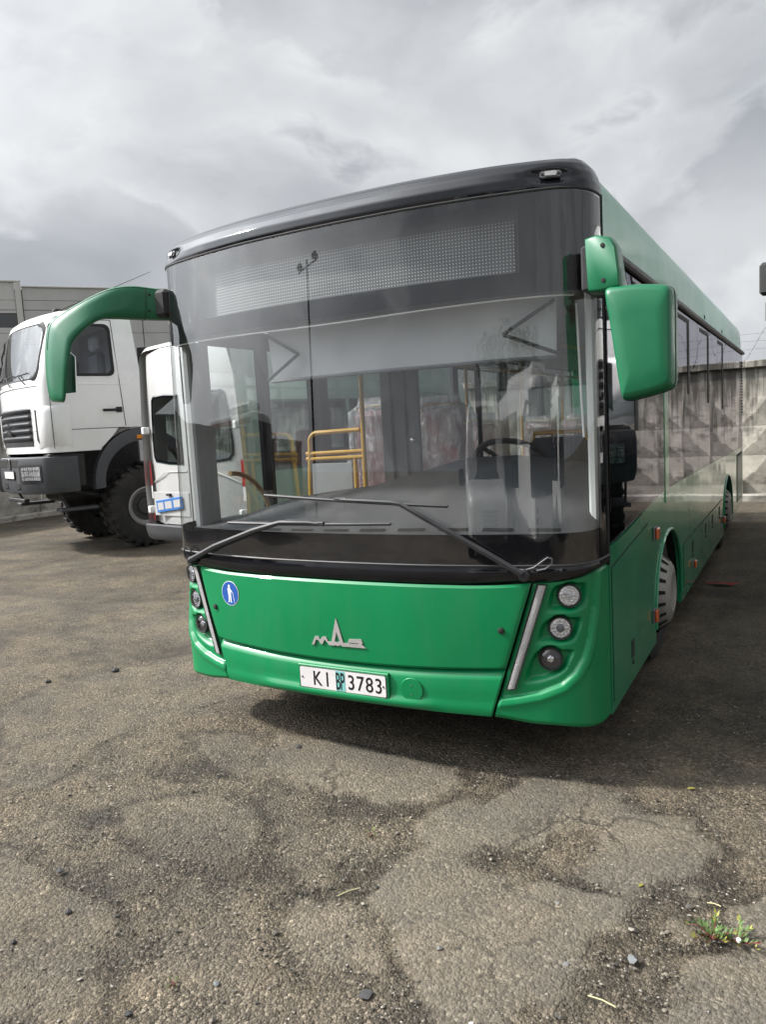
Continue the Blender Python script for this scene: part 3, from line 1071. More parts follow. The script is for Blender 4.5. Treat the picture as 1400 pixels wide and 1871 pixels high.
J = [(1.364, 1.03), (1.357, .971), (1.341, .836), (1.297, .689), (1.258, .603), (1.208, .538), (1.141, .484), (1.033, .441), (.924, .416), (.84, .404), (.78, .398)]
POCK = [[(1.069, .831), (1.09, .905), (1.113, .950), (1.159, .966), (1.221, .966), (1.305, .950), (1.3, .857), (1.255, .83), (1.172, .82), (1.105, .822)],
        [(1.02, .683), (1.039, .751), (1.07, .792), (1.104, .805), (1.172, .808), (1.257, .796), (1.242, .73), (1.212, .685), (1.159, .673), (1.066, .671)],
        [(.955, .492), (.981, .57), (1.014, .636), (1.049, .652), (1.125, .658), (1.207, .649), (1.187, .593), (1.151, .542), (1.078, .501), (1.0, .48)]]
LAMPS = [(1.197, .902), (1.143, .751), (1.091, .605)]
LED = [(1.046, .962), (1.079, .960), (.917, .466), (.886, .464)]
LAMP_OFF = -.046


def lamp_frame(s, z, sg=1):
    n = (fn_(sg * s) * .6 + Vector((0, -1, 0)) * .4 + Vector((0, 0, .03))).normalized()
    return fp(sg * s, z, LAMP_OFF), n


def smooth_poly(p, n=6):
    out = []
    m = len(p)
    for i in range(m):
        p0, p1, p2, p3 = [np.array(p[(i + k - 1) % m]) for k in range(4)]
        for t in np.linspace(0, 1, n, endpoint=False):
            out.append(.5 * ((2 * p1) + (-p0 + p2) * t + (2 * p0 - 5 * p1 + 4 * p2 - p3) * t * t + (-p0 + 3 * p1 - 3 * p2 + p3) * t ** 3))
    return np.array(out)


def seg_dist(pt, poly, closed=True):
    p = np.asarray(poly); q = np.roll(p, -1, 0) if closed else p[1:]
    if not closed:
        p = p[:-1]
    d = q - p; w = np.array(pt) - p
    t = np.clip((w * d).sum(1) / np.maximum((d * d).sum(1), 1e-12), 0, 1)
    e = w - d * t[:, None]
    return float(np.sqrt((e * e).sum(1)).min())


def inside(pt, poly):
    x, y = pt
    p = np.asarray(poly); q = np.roll(p, -1, 0)
    c = ((p[:, 1] > y) != (q[:, 1] > y)) & (x < (q[:, 0] - p[:, 0]) * (y - p[:, 1]) / (q[:, 1] - p[:, 1] + 1e-15) + p[:, 0])
    return bool(c.sum() % 2)


POCKS = [smooth_poly(p) for p in POCK]
JFIELD = np.array(J + [(.5, .398), (.5, 1.3), (1.372, 1.3)])


def corner_relief(s, z):
    dj = seg_dist((s, z), J, False)
    inn = inside((s, z), JFIELD)
    off = 0.0
    if inn:
        off -= .020 * sst(0, .016, dj)                 # lamp field sunk behind the swept edge
    else:
        off += .006 * math.exp(-((dj - .022) / .016) ** 2) - .004 * sst(.0, .2, dj)
    for pk in POCKS:
        if inside((s, z), pk):
            d = seg_dist((s, z), pk)
            lo = pk[:, 1].min()
            low = sst(.09, .0, z - lo)                 # gentle ledge along the lower edge, steep brow above
            off -= .034 * sst(0, .022 + .026 * low, d)
    for ls, lz in LAMPS:
        d = math.hypot(s - ls, z - lz)
        if d < .072:
            c0, n0 = lamp_frame(ls, lz)
            o2 = (-.004 - (fp(s, z, 0) - c0).dot(n0)) / fn_(s).dot(n0)
            if o2 < off:
                off += (o2 - off) * sst(.072, .056, d)
    return off


def corner_grid(n_u, n_v, sg):
    pts = []
    for j in range(n_v):
        v = j / (n_v - 1)
        row = []
        for i in range(n_u):
            u = i / (n_u - 1)
            s, z = .9 + .5 * u, .6
            for _ in range(4):
                zb = .320 - .026 * sst(.8, 1.05, s) - .052 * sst(1.05, 1.53, s)
                zt = zt_green(s)
                z = zb + (zt - zb) * v
                s0 = s_x(seam(z) + GAP)
                s = s0 + (S_END - s0) * u
            off = corner_relief(s, z)
            off -= .008 * (1 - sst(0, .010, s - s0)) + .010 * (1 - sst(0, .012, zt - z)) + .012 * (1 - sst(0, .018, z - zb))
            row.append(fp(sg * s, z, off))
        pts.append(row)
    return pts


CG = corner_grid(100, 130, 1)


def poly_disc(c, n, r, h0, h1, k=28):
    return axis_m(c, n), r, h0, h1, k


for sg in (1, -1):
    mb = MB()
    nu, nv = len(CG[0]), len(CG)
    mb.add([(p.x * sg, p.y, p.z) for r in CG for p in r],
           [(j * nu + i, j * nu + i + 1, (j + 1) * nu + i + 1, (j + 1) * nu + i)[::sg] for j in range(nv - 1) for i in range(nu - 1)])
    # turned-under lower edge
    b = len(mb.v)
    for i in range(nu):
        p = CG[0][i]
        mb.v.append((p.x * sg * .93, p.y + .05, p.z - .003))
    mb.f += [(i, i + 1, b + i + 1, b + i)[::-sg] for i in range(nu - 1)]
    clus = bp_('lamp_cluster', mb, 'green', fix=False)
    # three round lamps
    for k, (s, z) in enumerate(LAMPS):
        p, n = lamp_frame(s, z, sg)
        m4 = axis_m(p, n)
        mb = MB(); mb.lathe([(.054, -.01), (.056, .014), (.053, .020), (.049, .018), (.046, .006)], m4, 32, caps=False)
        lamp = bp_('headlamp', mb, 'rubber')
        if k < 2:
            mb = MB(); mb.lathe([(.046, .008), (.044, .002), (.034, -.008), (.022, -.014), (.021, .006), (.018, .009), (.0, .0095)], m4, 32)
            bp_('reflector', mb, 'reflector', lamp)
            mb = MB(); mb.lathe([(.020, .007), (.015, .014), (.0, .017)], m4, 24)
            bp_('projector', mb, 'grey_plastic' if k else 'lens', lamp)
            if k == 1:
                for q in range(12):
                    a = 2 * math.pi * q / 12
                    mb = MB(); mb.lathe([(.0055, .002), (.0045, .008), (.0, .010)], m4 @ Matrix.Translation((.033 * math.cos(a), .033 * math.sin(a), 0)), 8)
                    bp_('led', mb, 'led', lamp)
        else:
            mb = MB(); mb.lathe([(.047, .006), (.040, .004), (.0, .002)], m4, 32)
            bp_('reflector', mb, 'projector', lamp)
            mb = MB(); mb.lathe([(.021, .005), (.017, .012), (.0, .015)], m4, 6)
            bp_('projector', mb, 'reflector', lamp)
        mb = MB(); mb.lathe([(.0495, .016), (.040, .026), (.022, .033), (.0, .035)], m4, 32, caps=False)
        bp_('lens', mb, 'lens', lamp)
    # slanted running-light bar
    q = LED
    mb = MB()

    def led_pt(u, v, o, grow=0.0):
        a = (1 - v) * np.array(q[3]) + v * np.array(q[0]); b_ = (1 - v) * np.array(q[2]) + v * np.array(q[1])
        d = (b_ - a) * grow
        r = (a - d) * (1 - u) + (b_ + d) * u
        return fp(sg * float(r[0]), float(r[1]) + (grow * .02 * (1 if v > .5 else -1)), o - .010)
    vv = lin(0, 1, 16)
    ring = [led_pt(0, v, .0, .22) for v in vv] + [led_pt(1, v, .0, .22) for v in vv[::-1]]
    ring2 = [led_pt(0, v, .010, .18) for v in vv] + [led_pt(1, v, .010, .18) for v in vv[::-1]]
    ring3 = [led_pt(0, v, .008, -.02) for v in vv] + [led_pt(1, v, .008, -.02) for v in vv[::-1]]
    mb.loft([ring, ring2, ring3], True)
    led = bp_('light_bar', mb, 'rubber', smooth=20)
    mb = MB()
    mb.sheet(lambda u, v: led_pt(u, v, .0085 + .003 * math.sin(math.pi * u)), [0, .15, .5, .85, 1], lin(0, 1, 30))
    bp_('lens', mb, 'led', led, fix=False)
    p = fp(sg * 1.312, .721, -.012)
    mb = MB(); mb.lathe([(.006, -.004), (.006, .004), (.003, .005)], axis_m(p, fn_(sg * 1.312)), 10)
    bp_('screw', mb, 'grey_plastic', clus)
    # flap lock
    p = fp(sg * .868, .748, .0)
    m4 = axis_m(p, fn_(sg * .868))
    mb = MB(); mb.lathe([(.015, -.004), (.0155, .010), (.013, .019), (.008, .021)], m4, 16)
    lk = bp_('flap_lock', mb, 'rubber', bonnet)

# ---- badge on the flap
BADGE = [[(-.157, .6103), (-.1337, .6568), (-.1112, .6588), (-.1035, .6419), (-.0864, .6585), (-.0645, .6601), (-.0527, .6360), (-.0326, .6360),
          (-.0250, .6180), (-.0473, .6179), (-.0692, .6422), (-.0761, .6415), (-.0880, .6199), (-.0986, .6180), (-.1142, .6392), (-.128, .6397), (-.1407, .613)],
         [(-.0326, .6345), (.0026, .7652), (.0022, .6919), (-.0118, .6415), (.0011, .6357), (.0050, .6169), (-.0066, .6217), (-.0136, .6181), (-.0252, .6181)],
         [(.0026, .7652), (.0395, .6365), (.0330, .6178), (.0234, .6244), (.0050, .6169), (.0011, .6357), (.0183, .6442), (.0022, .6919)],
         [(.0395, .6365), (.1250, .6363), (.1318, .6414), (.0674, .6416), (.0752, .6600), (.1461, .6637), (.1542, .6445), (.1475, .6382), (.1700, .6195), (.0330, .6178)]]
mb = MB()
for pl in BADGE:
    c0 = np.mean(np.array(pl), 0)
    n = len(pl)
    f = lambda a, b_, t: fp(s_x(a), b_, t)
    ring0 = [f(a, b_, .004) for a, b_ in pl]
    ring1 = [f(a, b_, .013) for a, b_ in pl]
    mb.add(ring0 + ring1, [tuple(range(n, 2 * n))] + [(k, (k + 1) % n, n + (k + 1) % n, n + k) for k in range(n)])
badge = bp_('badge', mb, 'badge', bonnet, smooth=20)

# ---- blue round sticker with a walking figure
s0, z0 = s_x(-.728), .839
m4 = axis_m(fp(s0, z0, .0085), fn_(s0), (0, 0, 1))          # local x = up, y = sideways
side = -1 if (m4 @ Vector((0, 1, 0)) - m4 @ Vector((0, 0, 0))).x < 0 else 1
f = lambda a, b_, t: m4 @ Vector((b_, side * a, t))
disc = lambda r, n=40: [(r * math.cos(2 * math.pi * k / n), r * math.sin(2 * math.pi * k / n)) for k in range(n)]
mb = MB(); mb.prism(disc(.0700), f, 0, .0015)
stk = bp_('disability_sticker', mb, 'sign_white')
mb = MB(); mb.prism(disc(.0665), f, .0017, .0027)
bp_('disc', mb, 'blue', stk)
mb = MB()
mb.prism([(x + -.004, y + .041) for x, y in disc(.0085, 16)], f, .003, .0038)
bp_('figure_head', mb, 'sign_white', stk)
mb = MB()
mb.prism([(-.018, .028), (-.010, .032), (.004, .031), (.012, .020), (.024, .006), (.020, .003), (.010, .012), (.008, -.004), (.010, -.046), (.014, -.048), (.014, -.051),
          (.001, -.051), (.000, -.012), (-.003, -.012), (-.006, -.051), (-.018, -.051), (-.018, -.048), (-.013, -.046), (-.013, -.004), (-.016, .010)], f, .003, .0038)
bp_('figure', mb, 'sign_white', stk)
mb = MB(); mb.prism([(.022, .006), (.026, .004), (.036, -.050), (.0335, -.051)], f, .003, .0038)
bp_('cane', mb, 'sign_white', stk)

# ---- number plate
PX, PZ = .018, .432
mb = MB(); mb.box((PX - .274, -.012, PZ - .068), (PX + .274, .02, PZ + .068), .004)
pl_fr = bp_('number_plate', mb, 'green')
mb = MB(); mb.prism(rrect(.524, .116, .010), lambda a, b_, t: Vector((PX + a, t, PZ + b_)), -.012, -.0145)
bp_('plate_rim', mb, 'grey_plastic', pl_fr)
mb = MB(); mb.prism(rrect(.516, .108, .008), lambda a, b_, t: Vector((PX + a, t, PZ + b_)), -.0147, -.016)
bp_('plate_face', mb, 'plate', pl_fr)
mb = MB(); mb.box((PX - .036, -.0172, PZ - .053), (PX + .020, -.0163, PZ + .053))
bp_('plate_strip', mb, 'teal', pl_fr)


def lettering(txt, x, z, h, wscale, mat, parent, y=-.0165, bold=0.0, spacing=1.0, rot=(math.pi / 2, 0, 0), name='lettering'):
    cu = bpy.data.curves.new(name, 'FONT')
    cu.body = txt
    cu.size = h / .69
    cu.extrude = .0004
    cu.offset = bold
    cu.space_character = spacing
    cu.align_x = 'LEFT'
    o = bpy.data.objects.new(name, cu)
    cu.materials.append(M[mat])
    COL.objects.link(o)
    o.parent = parent
    o.location = (x, y, z)
    o.rotation_euler = rot
    o.scale = (wscale, 1, 1)
    return o


lettering('K', PX - .180, PZ - .037, .076, .80, 'ink', pl_fr, bold=.0008)
lettering('I', PX - .100, PZ - .037, .076, .85, 'ink', pl_fr, bold=.0008)
lettering('B', PX - .037, PZ - .045, .090, .40, 'ink', pl_fr, y=-.0176, bold=.001)
lettering('P', PX - .009, PZ - .045, .090, .40, 'ink', pl_fr, y=-.0176, bold=.001)
for k, ch in enumerate('3783'):
    lettering(ch, PX + .034 + k * .0535, PZ - .037, .076, .86, 'ink', pl_fr, bold=.0008)
for q in (-.245, .245):
    mb = MB(); mb.lathe([(.006, 0), (.005, .003), (.0, .0035)], axis_m((PX + q, -.016, PZ + .0), (0, -1, 0)), 10)
    bp_('screw', mb, 'grey_plastic', pl_fr)
# tow-eye cover
m4 = axis_m(fp(s_x(.410), .428, .003), fn_(.41) + Vector((0, 0, -.02)))
mb = MB(); mb.lathe([(.060, -.004), (.061, .004), (.058, .008), (.0, .009)], m4, 36)
eye = bp_('tow_eye_cover', mb, 'green')
for q in (-.02, .02):
    mb = MB(); mb.lathe([(.0035, .009), (.003, .0105), (0, .011)], m4 @ Matrix.Translation((q * 1.2, 0, 0)), 8)
    bp_('screw', mb, 'grey_plastic', eye)


# ---- wipers
def wiper(blade, arm, pivot):
    (a0, b0), (a1, b1) = blade
    mb = MB()
    pts = [fp(a0 + (a1 - a0) * t, b0 + (b1 - b0) * t, .018 + .006 * math.sin(math.pi * t)) for t in lin(0, 1, 24)]
    mb.tube(pts, .008, 6)
    root = bp_('wiper', mb, 'plastic')
    mb = MB()
    pts2 = [fp(a0 + (a1 - a0) * t, b0 + (b1 - b0) * t, .007) for t in lin(0, 1, 24)]
    mb.tube(pts2, .0035, 4)
    bp_('rubber_lip', mb, 'rubber', root)
    mb = MB()
    apts = [fp(s, z, o) for s, z, o in arm]
    mb.tube(apts, [.009 + .008 * k / (len(apts) - 1) for k in range(len(apts))], 6)
    bp_('wiper_arm', mb, 'plastic', root)
    p = fp(pivot[0], pivot[1], .0); n = fn_(pivot[0])
    mb = MB(); mb.lathe([(.030, -.01), (.030, .022), (.024, .034), (.0, .036)], axis_m(p, n), 20)
    bp_('pivot_cap', mb, 'plastic', root)
    q = arm[0]
    mb = MB(); mb.box((-.035, -.010, -.008), (.035, .012, .012), .004, axis_m(fp(q[0], q[1], .024), fn_(q[0]), fp(q[0] + .1, q[1], 0) - fp(q[0], q[1], 0)))
    bp_('blade_clip', mb, 'plastic', root)
    return root


wiper(((-.698, 1.240), (.345, 1.252)), [(-.06, 1.250, .030), (-.12, 1.256, .034), (-.30, 1.254, .034), (-.34, 1.244, .034), (-.486, 1.207, .038), (-.81, 1.104, .034), (-1.062, 1.005, .030)],
      (-1.062, 1.000))
wiper(((-.409, 1.395), (.637, 1.335)), [(.078, 1.372, .030), (.13, 1.370, .034), (.36, 1.358, .036), (.41, 1.350, .036), (.50, 1.300, .038), (.79, 1.135, .038), (.976, 1.020, .032)],
      (.985, 1.012))
mb = MB()
hp = [(.93, 1.045, .03), (.989, 1.037, .02), (1.03, 1.050, .03), (1.066, 1.078, .035), (1.090, 1.096, .035), (1.108, 1.090, .035), (1.108, 1.066, .03), (1.080, 1.042, .02), (1.040, 1.032, .008)]
mb.tube([fp(a, b_, c_) for a, b_, c_ in hp], .004, 6)
bp_('washer_hose', mb, 'grey_plastic')
mb = MB()
hp = [(-1.03, 1.02, .02), (-1.05, 1.07, .03), (-1.085, 1.085, .03), (-1.12, 1.06, .03), (-1.125, 1.02, .02), (-1.10, 1.00, .008)]
mb.tube([fp(a, b_, c_) for a, b_, c_ in hp], .004, 6)
bp_('washer_hose', mb, 'rubber')


# ---- body sides
ARCH = [(2.33, .57, .90), (6.95, .60, .90)]


def side_outline():
    pts = [(.49, .245)]
    y = .49
    for yc, hw, zt in ARCH:
        pts.append((yc - hw, .255))
        for k in range(0, 15):
            a = math.pi * (1 - k / 14)
            pts.append((yc + hw * math.cos(a), .34 + (zt - .34) * math.sin(a) ** .8))
        pts.append((yc + hw, .255))
    pts += [(BL - .10, .30), (BL - .02, .36), (BL, .48)]
    return pts


def side_top(y):
    return 1.085 + .105 * sst(.55, 2.2, y) - .06 * sst(2.3, BL, y)


low = side_outline()
arch_rim = []
for sg in (1, -1):
    X = 1.275 * sg
    if sg > 0:
        top = [(y, side_top(y)) for y in lin(BL, 2.36, 20)] + [(y, side_top(y)) for y in lin(2.17, .52, 10)] + [(.49, 1.08)]
    else:
        top = [(y, side_top(y)) for y in lin(BL, 1.86, 20)] + [(1.86, .255)]
    poly = low + top
    if sg < 0:
        poly = [p for p in low if p[0] > 1.9 or False] + top
        poly = [(1.86, .255)] + [p for p in low if p[0] > 1.9] + [(y, side_top(y)) for y in lin(BL, 1.86, 20)]
    mb = MB(); mb.prism(poly, lambda a, b_, t: Vector((X - sg * t, a, b_)), 0, .03)
    bp_('lower_side_panel', mb, 'green_side', smooth=30)
    # roof cove above the drip rail
    secs = []
    prof = [(1.272, 2.505), (1.270, 2.60), (1.262, 2.70), (1.250, 2.78), (1.225, 2.835), (1.17, 2.865), (1.06, 2.88), (.7, 2.89), (0, 2.895)]
    prof_ext = prof
    for y in [.475, .6] + lin(1.0, BL - .25, 24) + [BL - .1, BL - .02]:
        k = .0 if y < BL - .2 else (.02 if y < BL - .05 else .07)
        secs.append([Vector((sg * (x - k), y, z - k * .6 + .0015 * math.sin(y * 2.1))) for x, z in prof_ext])
    mb = MB(); mb.loft(secs, False)
    bp_('roof_side', mb, 'green_roof', fix=False)
    mb = MB(); mb.tube([(sg * 1.285, y, 2.487) for y in lin(.50, BL - .02, 12)], .024, 10)
    bp_('drip_rail', mb, 'plastic')
    # pillar band behind the glazing
    mb = MB(); mb.box((min(X, X - sg * .02), .50, 2.43), (max(X, X - sg * .02), BL - .02, 2.51))
    bp_('cant_rail', mb, 'frit')


def side_pane(name, sg, y0, y1, zb0, zb1, zt=2.455, parent=None):
    X = 1.277 * sg
    e = .028
    mb = MB()
    mb.prism([(y0, zb0), (y1, zb1), (y1, zt), (y0, zt)], lambda a, b_, t: Vector((X - sg * t, a, b_)), 0, .004)
    g = bp_(name, mb, 'side_glass', parent, smooth=None)
    mb = MB()
    for q in ([(y0, zb0), (y1, zb1), (y1, zb1 + e), (y0, zb0 + e)], [(y0, zt - e), (y1, zt - e), (y1, zt), (y0, zt)],
              [(y0, zb0 + e), (y0 + e, zb0 + e), (y0 + e, zt - e), (y0, zt - e)], [(y1 - e, zb1 + e), (y1, zb1 + e), (y1, zt - e), (y1 - e, zt - e)]):
        mb.prism(q, lambda a, b_, t: Vector((X - sg * t, a, b_)), .006, .02)
    bp_('window_frame', mb, 'frit', g, smooth=None)
    return g


def vent_frame(g, sg, y0, y1, zt, zb):
    X = 1.281 * sg
    mb = MB()
    mb.box((min(X, X - sg * .006), y0, zt - .035), (max(X, X - sg * .006), y1, zt), .002)
    mb.box((min(X, X - sg * .007), y1 - .10, zb), (max(X, X - sg * .007), y1, zt - .036), .002)
    bp_('vent_frame', mb, 'rubber', g, smooth=None)


dw = side_pane('driver_window', 1, .545, 2.165, 1.095, 1.192)
X = 1.279
mb = MB()
mb.box((1.2735, 1.18, 1.62), (X + .001, 1.26, 2.43), .002)
bp_('sliding_bar', mb, 'rubber', dw)
mb = MB(); mb.box((1.235, 2.175, 1.10), (1.281, 2.345, 2.46), .006)
bp_('body_pillar', mb, 'green_side')
panes = [(2.365, 4.02), (4.03, 5.75), (5.76, 7.40), (7.41, BL - .03)]
vents = [(2.78, 3.46), (4.20, 4.88), (5.78, 6.33)]
for k, (a, b_) in enumerate(panes):
    g = side_pane('side_window', 1, a, b_, side_top(a) + .004, side_top(b_) + .004)
    if k < 3:
        vent_frame(g, 1, vents[k][0], vents[k][1], 2.43, [1.84, 1.77, 1.70][k])
for a, b_ in ((1.87, 3.5), (3.51, 4.5), (6.05, 7.6), (7.61, BL - .03)):
    side_pane('side_window', -1, a, b_, side_top(a) + .004, side_top(b_) + .004)
# door leaves on the far side
for y0, y1 in ((.56, 1.17), (1.18, 1.80), (4.55, 5.27), (5.28, 6.0)):
    mb = MB()
    for (ya, yb, za, zb_) in ((y0, y0 + .05, .30, 2.42), (y1 - .05, y1, .30, 2.42), (y0 + .05, y1 - .05, 2.30, 2.42), (y0 + .05, y1 - .05, .30, .50)):
        mb.box((-1.285, ya, za), (-1.245, yb, zb_), .004)
    dr = bp_('door_leaf', mb, 'frit')
    mb = MB(); mb.box((-1.272, y0 + .05, .50), (-1.266, y1 - .05, 2.30))
    bp_('door_glass', mb, 'windscreen', dr, smooth=None)
mb = MB(); mb.tube([(-1.22, .70 + .42 * math.sin(a), 1.05 + .42 * math.cos(a)) for a in lin(0, 1.35, 12)], .016, 8)
bp_('door_handrail', mb, pbr('brass_rail', (.33, .21, .08), .4, var=.1))
# rear wall, floor, roof lining, bulkheads
mb = MB(); mb.box((-1.24, BL - .07, .40), (1.24, BL - .01, 2.74), .05)
bp_('rear_wall', mb, 'green_side')
mb = MB(); mb.box((-1.20, .55, .24), (1.20, BL - .07, .30))
floor = bp_('floor', mb, 'chassis')
mb = MB(); mb.box((-1.22, .50, .34), (1.22, BL - .07, .37))
bp_('floor_covering', mb, 'floor_vinyl', floor)
mb = MB(); mb.box((-1.20, .50, 2.44), (1.20, BL - .08, 2.47))
bp_('ceiling_lining', mb, 'lining')
mb = MB()
mb.box((1.225, 2.3, .93), (1.243, BL - .08, 1.09))
bp_('side_lining', mb, 'lining_dark')
mb = MB(); mb.box((-1.243, 1.9, .93), (-1.225, 4.5, 1.09)); bp_('side_lining', mb, 'lining_dark')
mb = MB(); mb.box((-1.243, 6.1, .93), (-1.225, BL - .08, 1.09)); bp_('side_lining', mb, 'lining_dark')
for y in (3.95, 5.68, 7.33):
    mb = MB(); mb.box((1.20, y, 1.1), (1.262, y + .14, 2.44), .01); bp_('window_post', mb, 'lining_dark')
for y in (1.80, 3.42, 4.42, 6.0, 7.53):
    mb = MB(); mb.box((-1.262, y, .40), (-1.20, y + .13, 2.44), .01); bp_('window_post', mb, 'lining_dark')

# ---- hatches, latches and marker lamps on the visible side
def hatch(poly, latch=None):
    mb = MB(); mb.prism([(a, b_) for a, b_ in poly], lambda a, b_, t: Vector((1.2755 + t, a, b_)), 0, .001)
    h = bp_('side_hatch', mb, 'dark', smooth=None)
    ca = sum(p[0] for p in poly) / len(poly); cb = sum(p[1] for p in poly) / len(poly)
    sh = [(a + (.007 if a < ca else -.007), b_ + (.007 if b_ < cb else -.007)) for a, b_ in poly]
    mb = MB(); mb.prism(sh, lambda a, b_, t: Vector((1.2767 + t, a, b_)), 0, .0035)
    bp_('hatch_panel', mb, 'green_side', h, smooth=None)
    if latch:
        for (y, z) in latch:
            mb = MB(); mb.box((1.279, y - .035, z - .05), (1.284, y + .035, z + .05), .002)
            l = bp_('latch', mb, 'rubber', h)
            mb = MB(); mb.lathe([(.014, 0), (.013, .006), (.0, .007)], axis_m((1.28, y, z - .075), (1, 0, 0)), 10); bp_('lock', mb, 'rubber', h)
    return h


hatch([(.52, .30), (1.53, .30), (1.53, 1.06), (.52, .98)], [(.985, .44)])
hatch([(3.02, .34), (4.20, .34), (4.20, .69), (3.02, .69)], [(3.55, .58)])
hatch([(4.22, .34), (4.74, .34), (4.74, .69), (4.22, .69)], [(4.5, .60)])
hatch([(4.76, .34), (6.15, .34), (6.15, .69), (4.76, .69)], [(5.1, .60), (5.8, .60)])
for y, z, w, h in ((1.73, .965, .05, .085), (1.66, .455, .04, .09), (3.57, .43, .04, .075), (6.19, .45, .05, .09)):
    mb = MB(); mb.box((1.275, y - w, z - h / 2), (1.289, y + w, z + h / 2), .004)
    l = bp_('side_lamp', mb, 'grey_plastic')
    mb = MB(); mb.box((1.2895, y - w * .86, z - h * .42), (1.308, y + w * .86, z + h * .42), .007)
    bp_('lens', mb, 'orange', l)
mb = MB(); mb.box((1.2755, 8.30, .40), (1.277, 9.30, 1.06)); gr = bp_('rear_grille', mb, 'dark', smooth=None)
for k in range(22):
    z = .43 + k * .028
    mb = MB(); mb.box((1.2775, 8.32, z), (1.284, 9.28, z + .012), .002); bp_('slat', mb, 'green_side', gr, smooth=None)
for k in range(18):
    z = 1.62 + k * .042
    mb = MB(); mb.box((1.2815, BL - .25, z), (1.286, BL - .06, z + .018)); bp_('rear_louvre', mb, 'rubber', smooth=None)
for y in (4.6, 6.3):
    mb = MB(); mb.box((1.268, y, 2.545), (1.275, y + .05, 2.58), .002); bp_('rail_clip', mb, 'rubber')


# ---- wheels and arches
def bus_wheel(x, y, sg):
    m4 = axis_m((x, y, .475), (sg, 0, 0))
    mb = MB(); mb.lathe([(.29, -.13), (.36, -.14), (.43, -.135), (.468, -.11), (.475, -.05), (.475, .05), (.468, .11), (.43, .135), (.36, .14), (.29, .13)], m4, 48, caps=False)
    w = bp_('wheel', mb, 'tyre')
    mb = MB(); mb.lathe([(.275, .08), (.274, .11), (.256, .150), (.226, .195), (.190, .220), (.135, .232), (.120, .222), (.0, .220)], m4, 48)
    h = bp_('hub_cap', mb, 'hub', w)
    mb = MB()
    for k in range(18):
        a = 2 * math.pi * k / 18
        ca, sa = math.cos(a), math.sin(a)
        pts = []
        for r, hgt, wd in ((.2785, .118, .017), (.262, .158, .015), (.216, .2105, .011)):
            for q in (-1, 1):
                pts.append(m4 @ Vector((r * ca - q * wd * sa, r * sa + q * wd * ca, hgt)))
        mb.add(pts, [(0, 1, 3, 2), (2, 3, 5, 4)])
    tag(bp_('hub_slots', mb, 'dark', w, smooth=None), kind='stuff')
    mb = MB(); mb.lathe([(.34, -.12), (.34, .0), (.0, .0)], m4, 24); bp_('rim', mb, 'chassis', w)


for y in (2.33, 6.95):
    for sg in (1, -1):
        bus_wheel(1.078 * sg, y - (.06 if y < 3 else 0), sg)
        mb = MB()
        mb.sheet(lambda a, x: Vector((sg * x, y + .60 * math.cos(a), .34 + .58 * math.sin(a))), lin(0, math.pi, 16), [.75, 1.0, 1.244])
        bp_('wheel_housing', mb, 'dark', fix=False)
for yc, hw, zt in ARCH:
    mb = MB()
    mb.tube([(1.276, yc + (hw - .002) * math.cos(a), .34 + (zt - .342) * math.sin(a) ** .8) for a in lin(math.pi, 0, 30)], .012, 6)
    bp_('arch_rim', mb, 'green_side')
for y in (1.6, 3.2, 6.1):
    mb = MB(); mb.box((-.9, y, .18), (.9, y + .5, .25)); bp_('chassis_beam', mb, 'chassis')


# ---- mirrors
MP = [(1.384, 2.238), (1.44, 2.240), (1.52, 2.236), (1.600, 2.224), (1.630, 2.212), (1.640, 2.18), (1.640, 2.05), (1.640, 1.92), (1.638, 1.845), (1.626, 1.815), (1.58, 1.797), (1.490, 1.778), (1.452, 1.776), (1.438, 1.790), (1.420, 1.90), (1.395, 2.09), (1.378, 2.20)]
MPs = smooth_poly(MP, 4)
cx, cz = MPs.mean(0)
secs = []
for y, k in ((.018, .50), (.020, .86), (.026, .925), (.038, .965), (.058, .99), (.09, 1.0), (.19, 1.0), (.20, .97)):
    secs.append([Vector((cx + (a - cx) * k, y + .10 * max(0, (1.45 - (cx + (a - cx) * k))) * (1 if y < .15 else 0), cz + (b_ - cz) * k)) for a, b_ in MPs])
mb = MB(); mb.loft(secs, True, True, True)
mr = bp_('wing_mirror', mb, 'green_mirror', smooth=50)
mb = MB(); mb.prism([(cx + (a - cx) * .9, cz + (b_ - cz) * .9) for a, b_ in MPs], lambda a, b_, t: Vector((a, t, b_)), .2005, .204)
bp_('mirror_glass', mb, 'mirror', mr)
mb = MB(); mb.tube([(cx + (a - cx) * 1.002, .125, cz + (b_ - cz) * 1.002) for a, b_ in MPs], .0028, 5, closed=True)
bp_('shell_joint', mb, 'rubber', mr)
BRK = [(1.290, 2.455), (1.34, 2.462), (1.405, 2.440), (1.428, 2.40), (1.440, 2.30), (1.444, 2.232), (1.365, 2.226), (1.30, 2.235)]
secs = [[Vector((1.36 + (a - 1.36) * k, y + .25 * (1.40 - a), 2.34 + (b_ - 2.34) * k)) for a, b_ in BRK] for y, k in ((.055, .88), (.060, .94), (.072, .98), (.095, 1.0), (.17, 1.0), (.18, .94))]
mb = MB(); mb.loft(secs, True, True, True)
bk = bp_('mirror_bracket', mb, 'green_mirror', smooth=45)
for z in (2.41, 2.27):
    mb = MB(); mb.lathe([(.010, -.002), (.009, .004), (0, .005)], axis_m((1.372, .0605, z), (0, -1, 0)), 10); bp_('screw', mb, 'rubber', bk)
mb = MB(); mb.tube([(1.385, .13, 2.25), (1.39, .13, 2.17)], .02, 10); bp_('mirror_stalk', mb, 'rubber')
mb = MB(); mb.box((1.255, .16, 2.25), (1.33, .42, 2.44), .01); bp_('mirror_mount', mb, 'plastic')

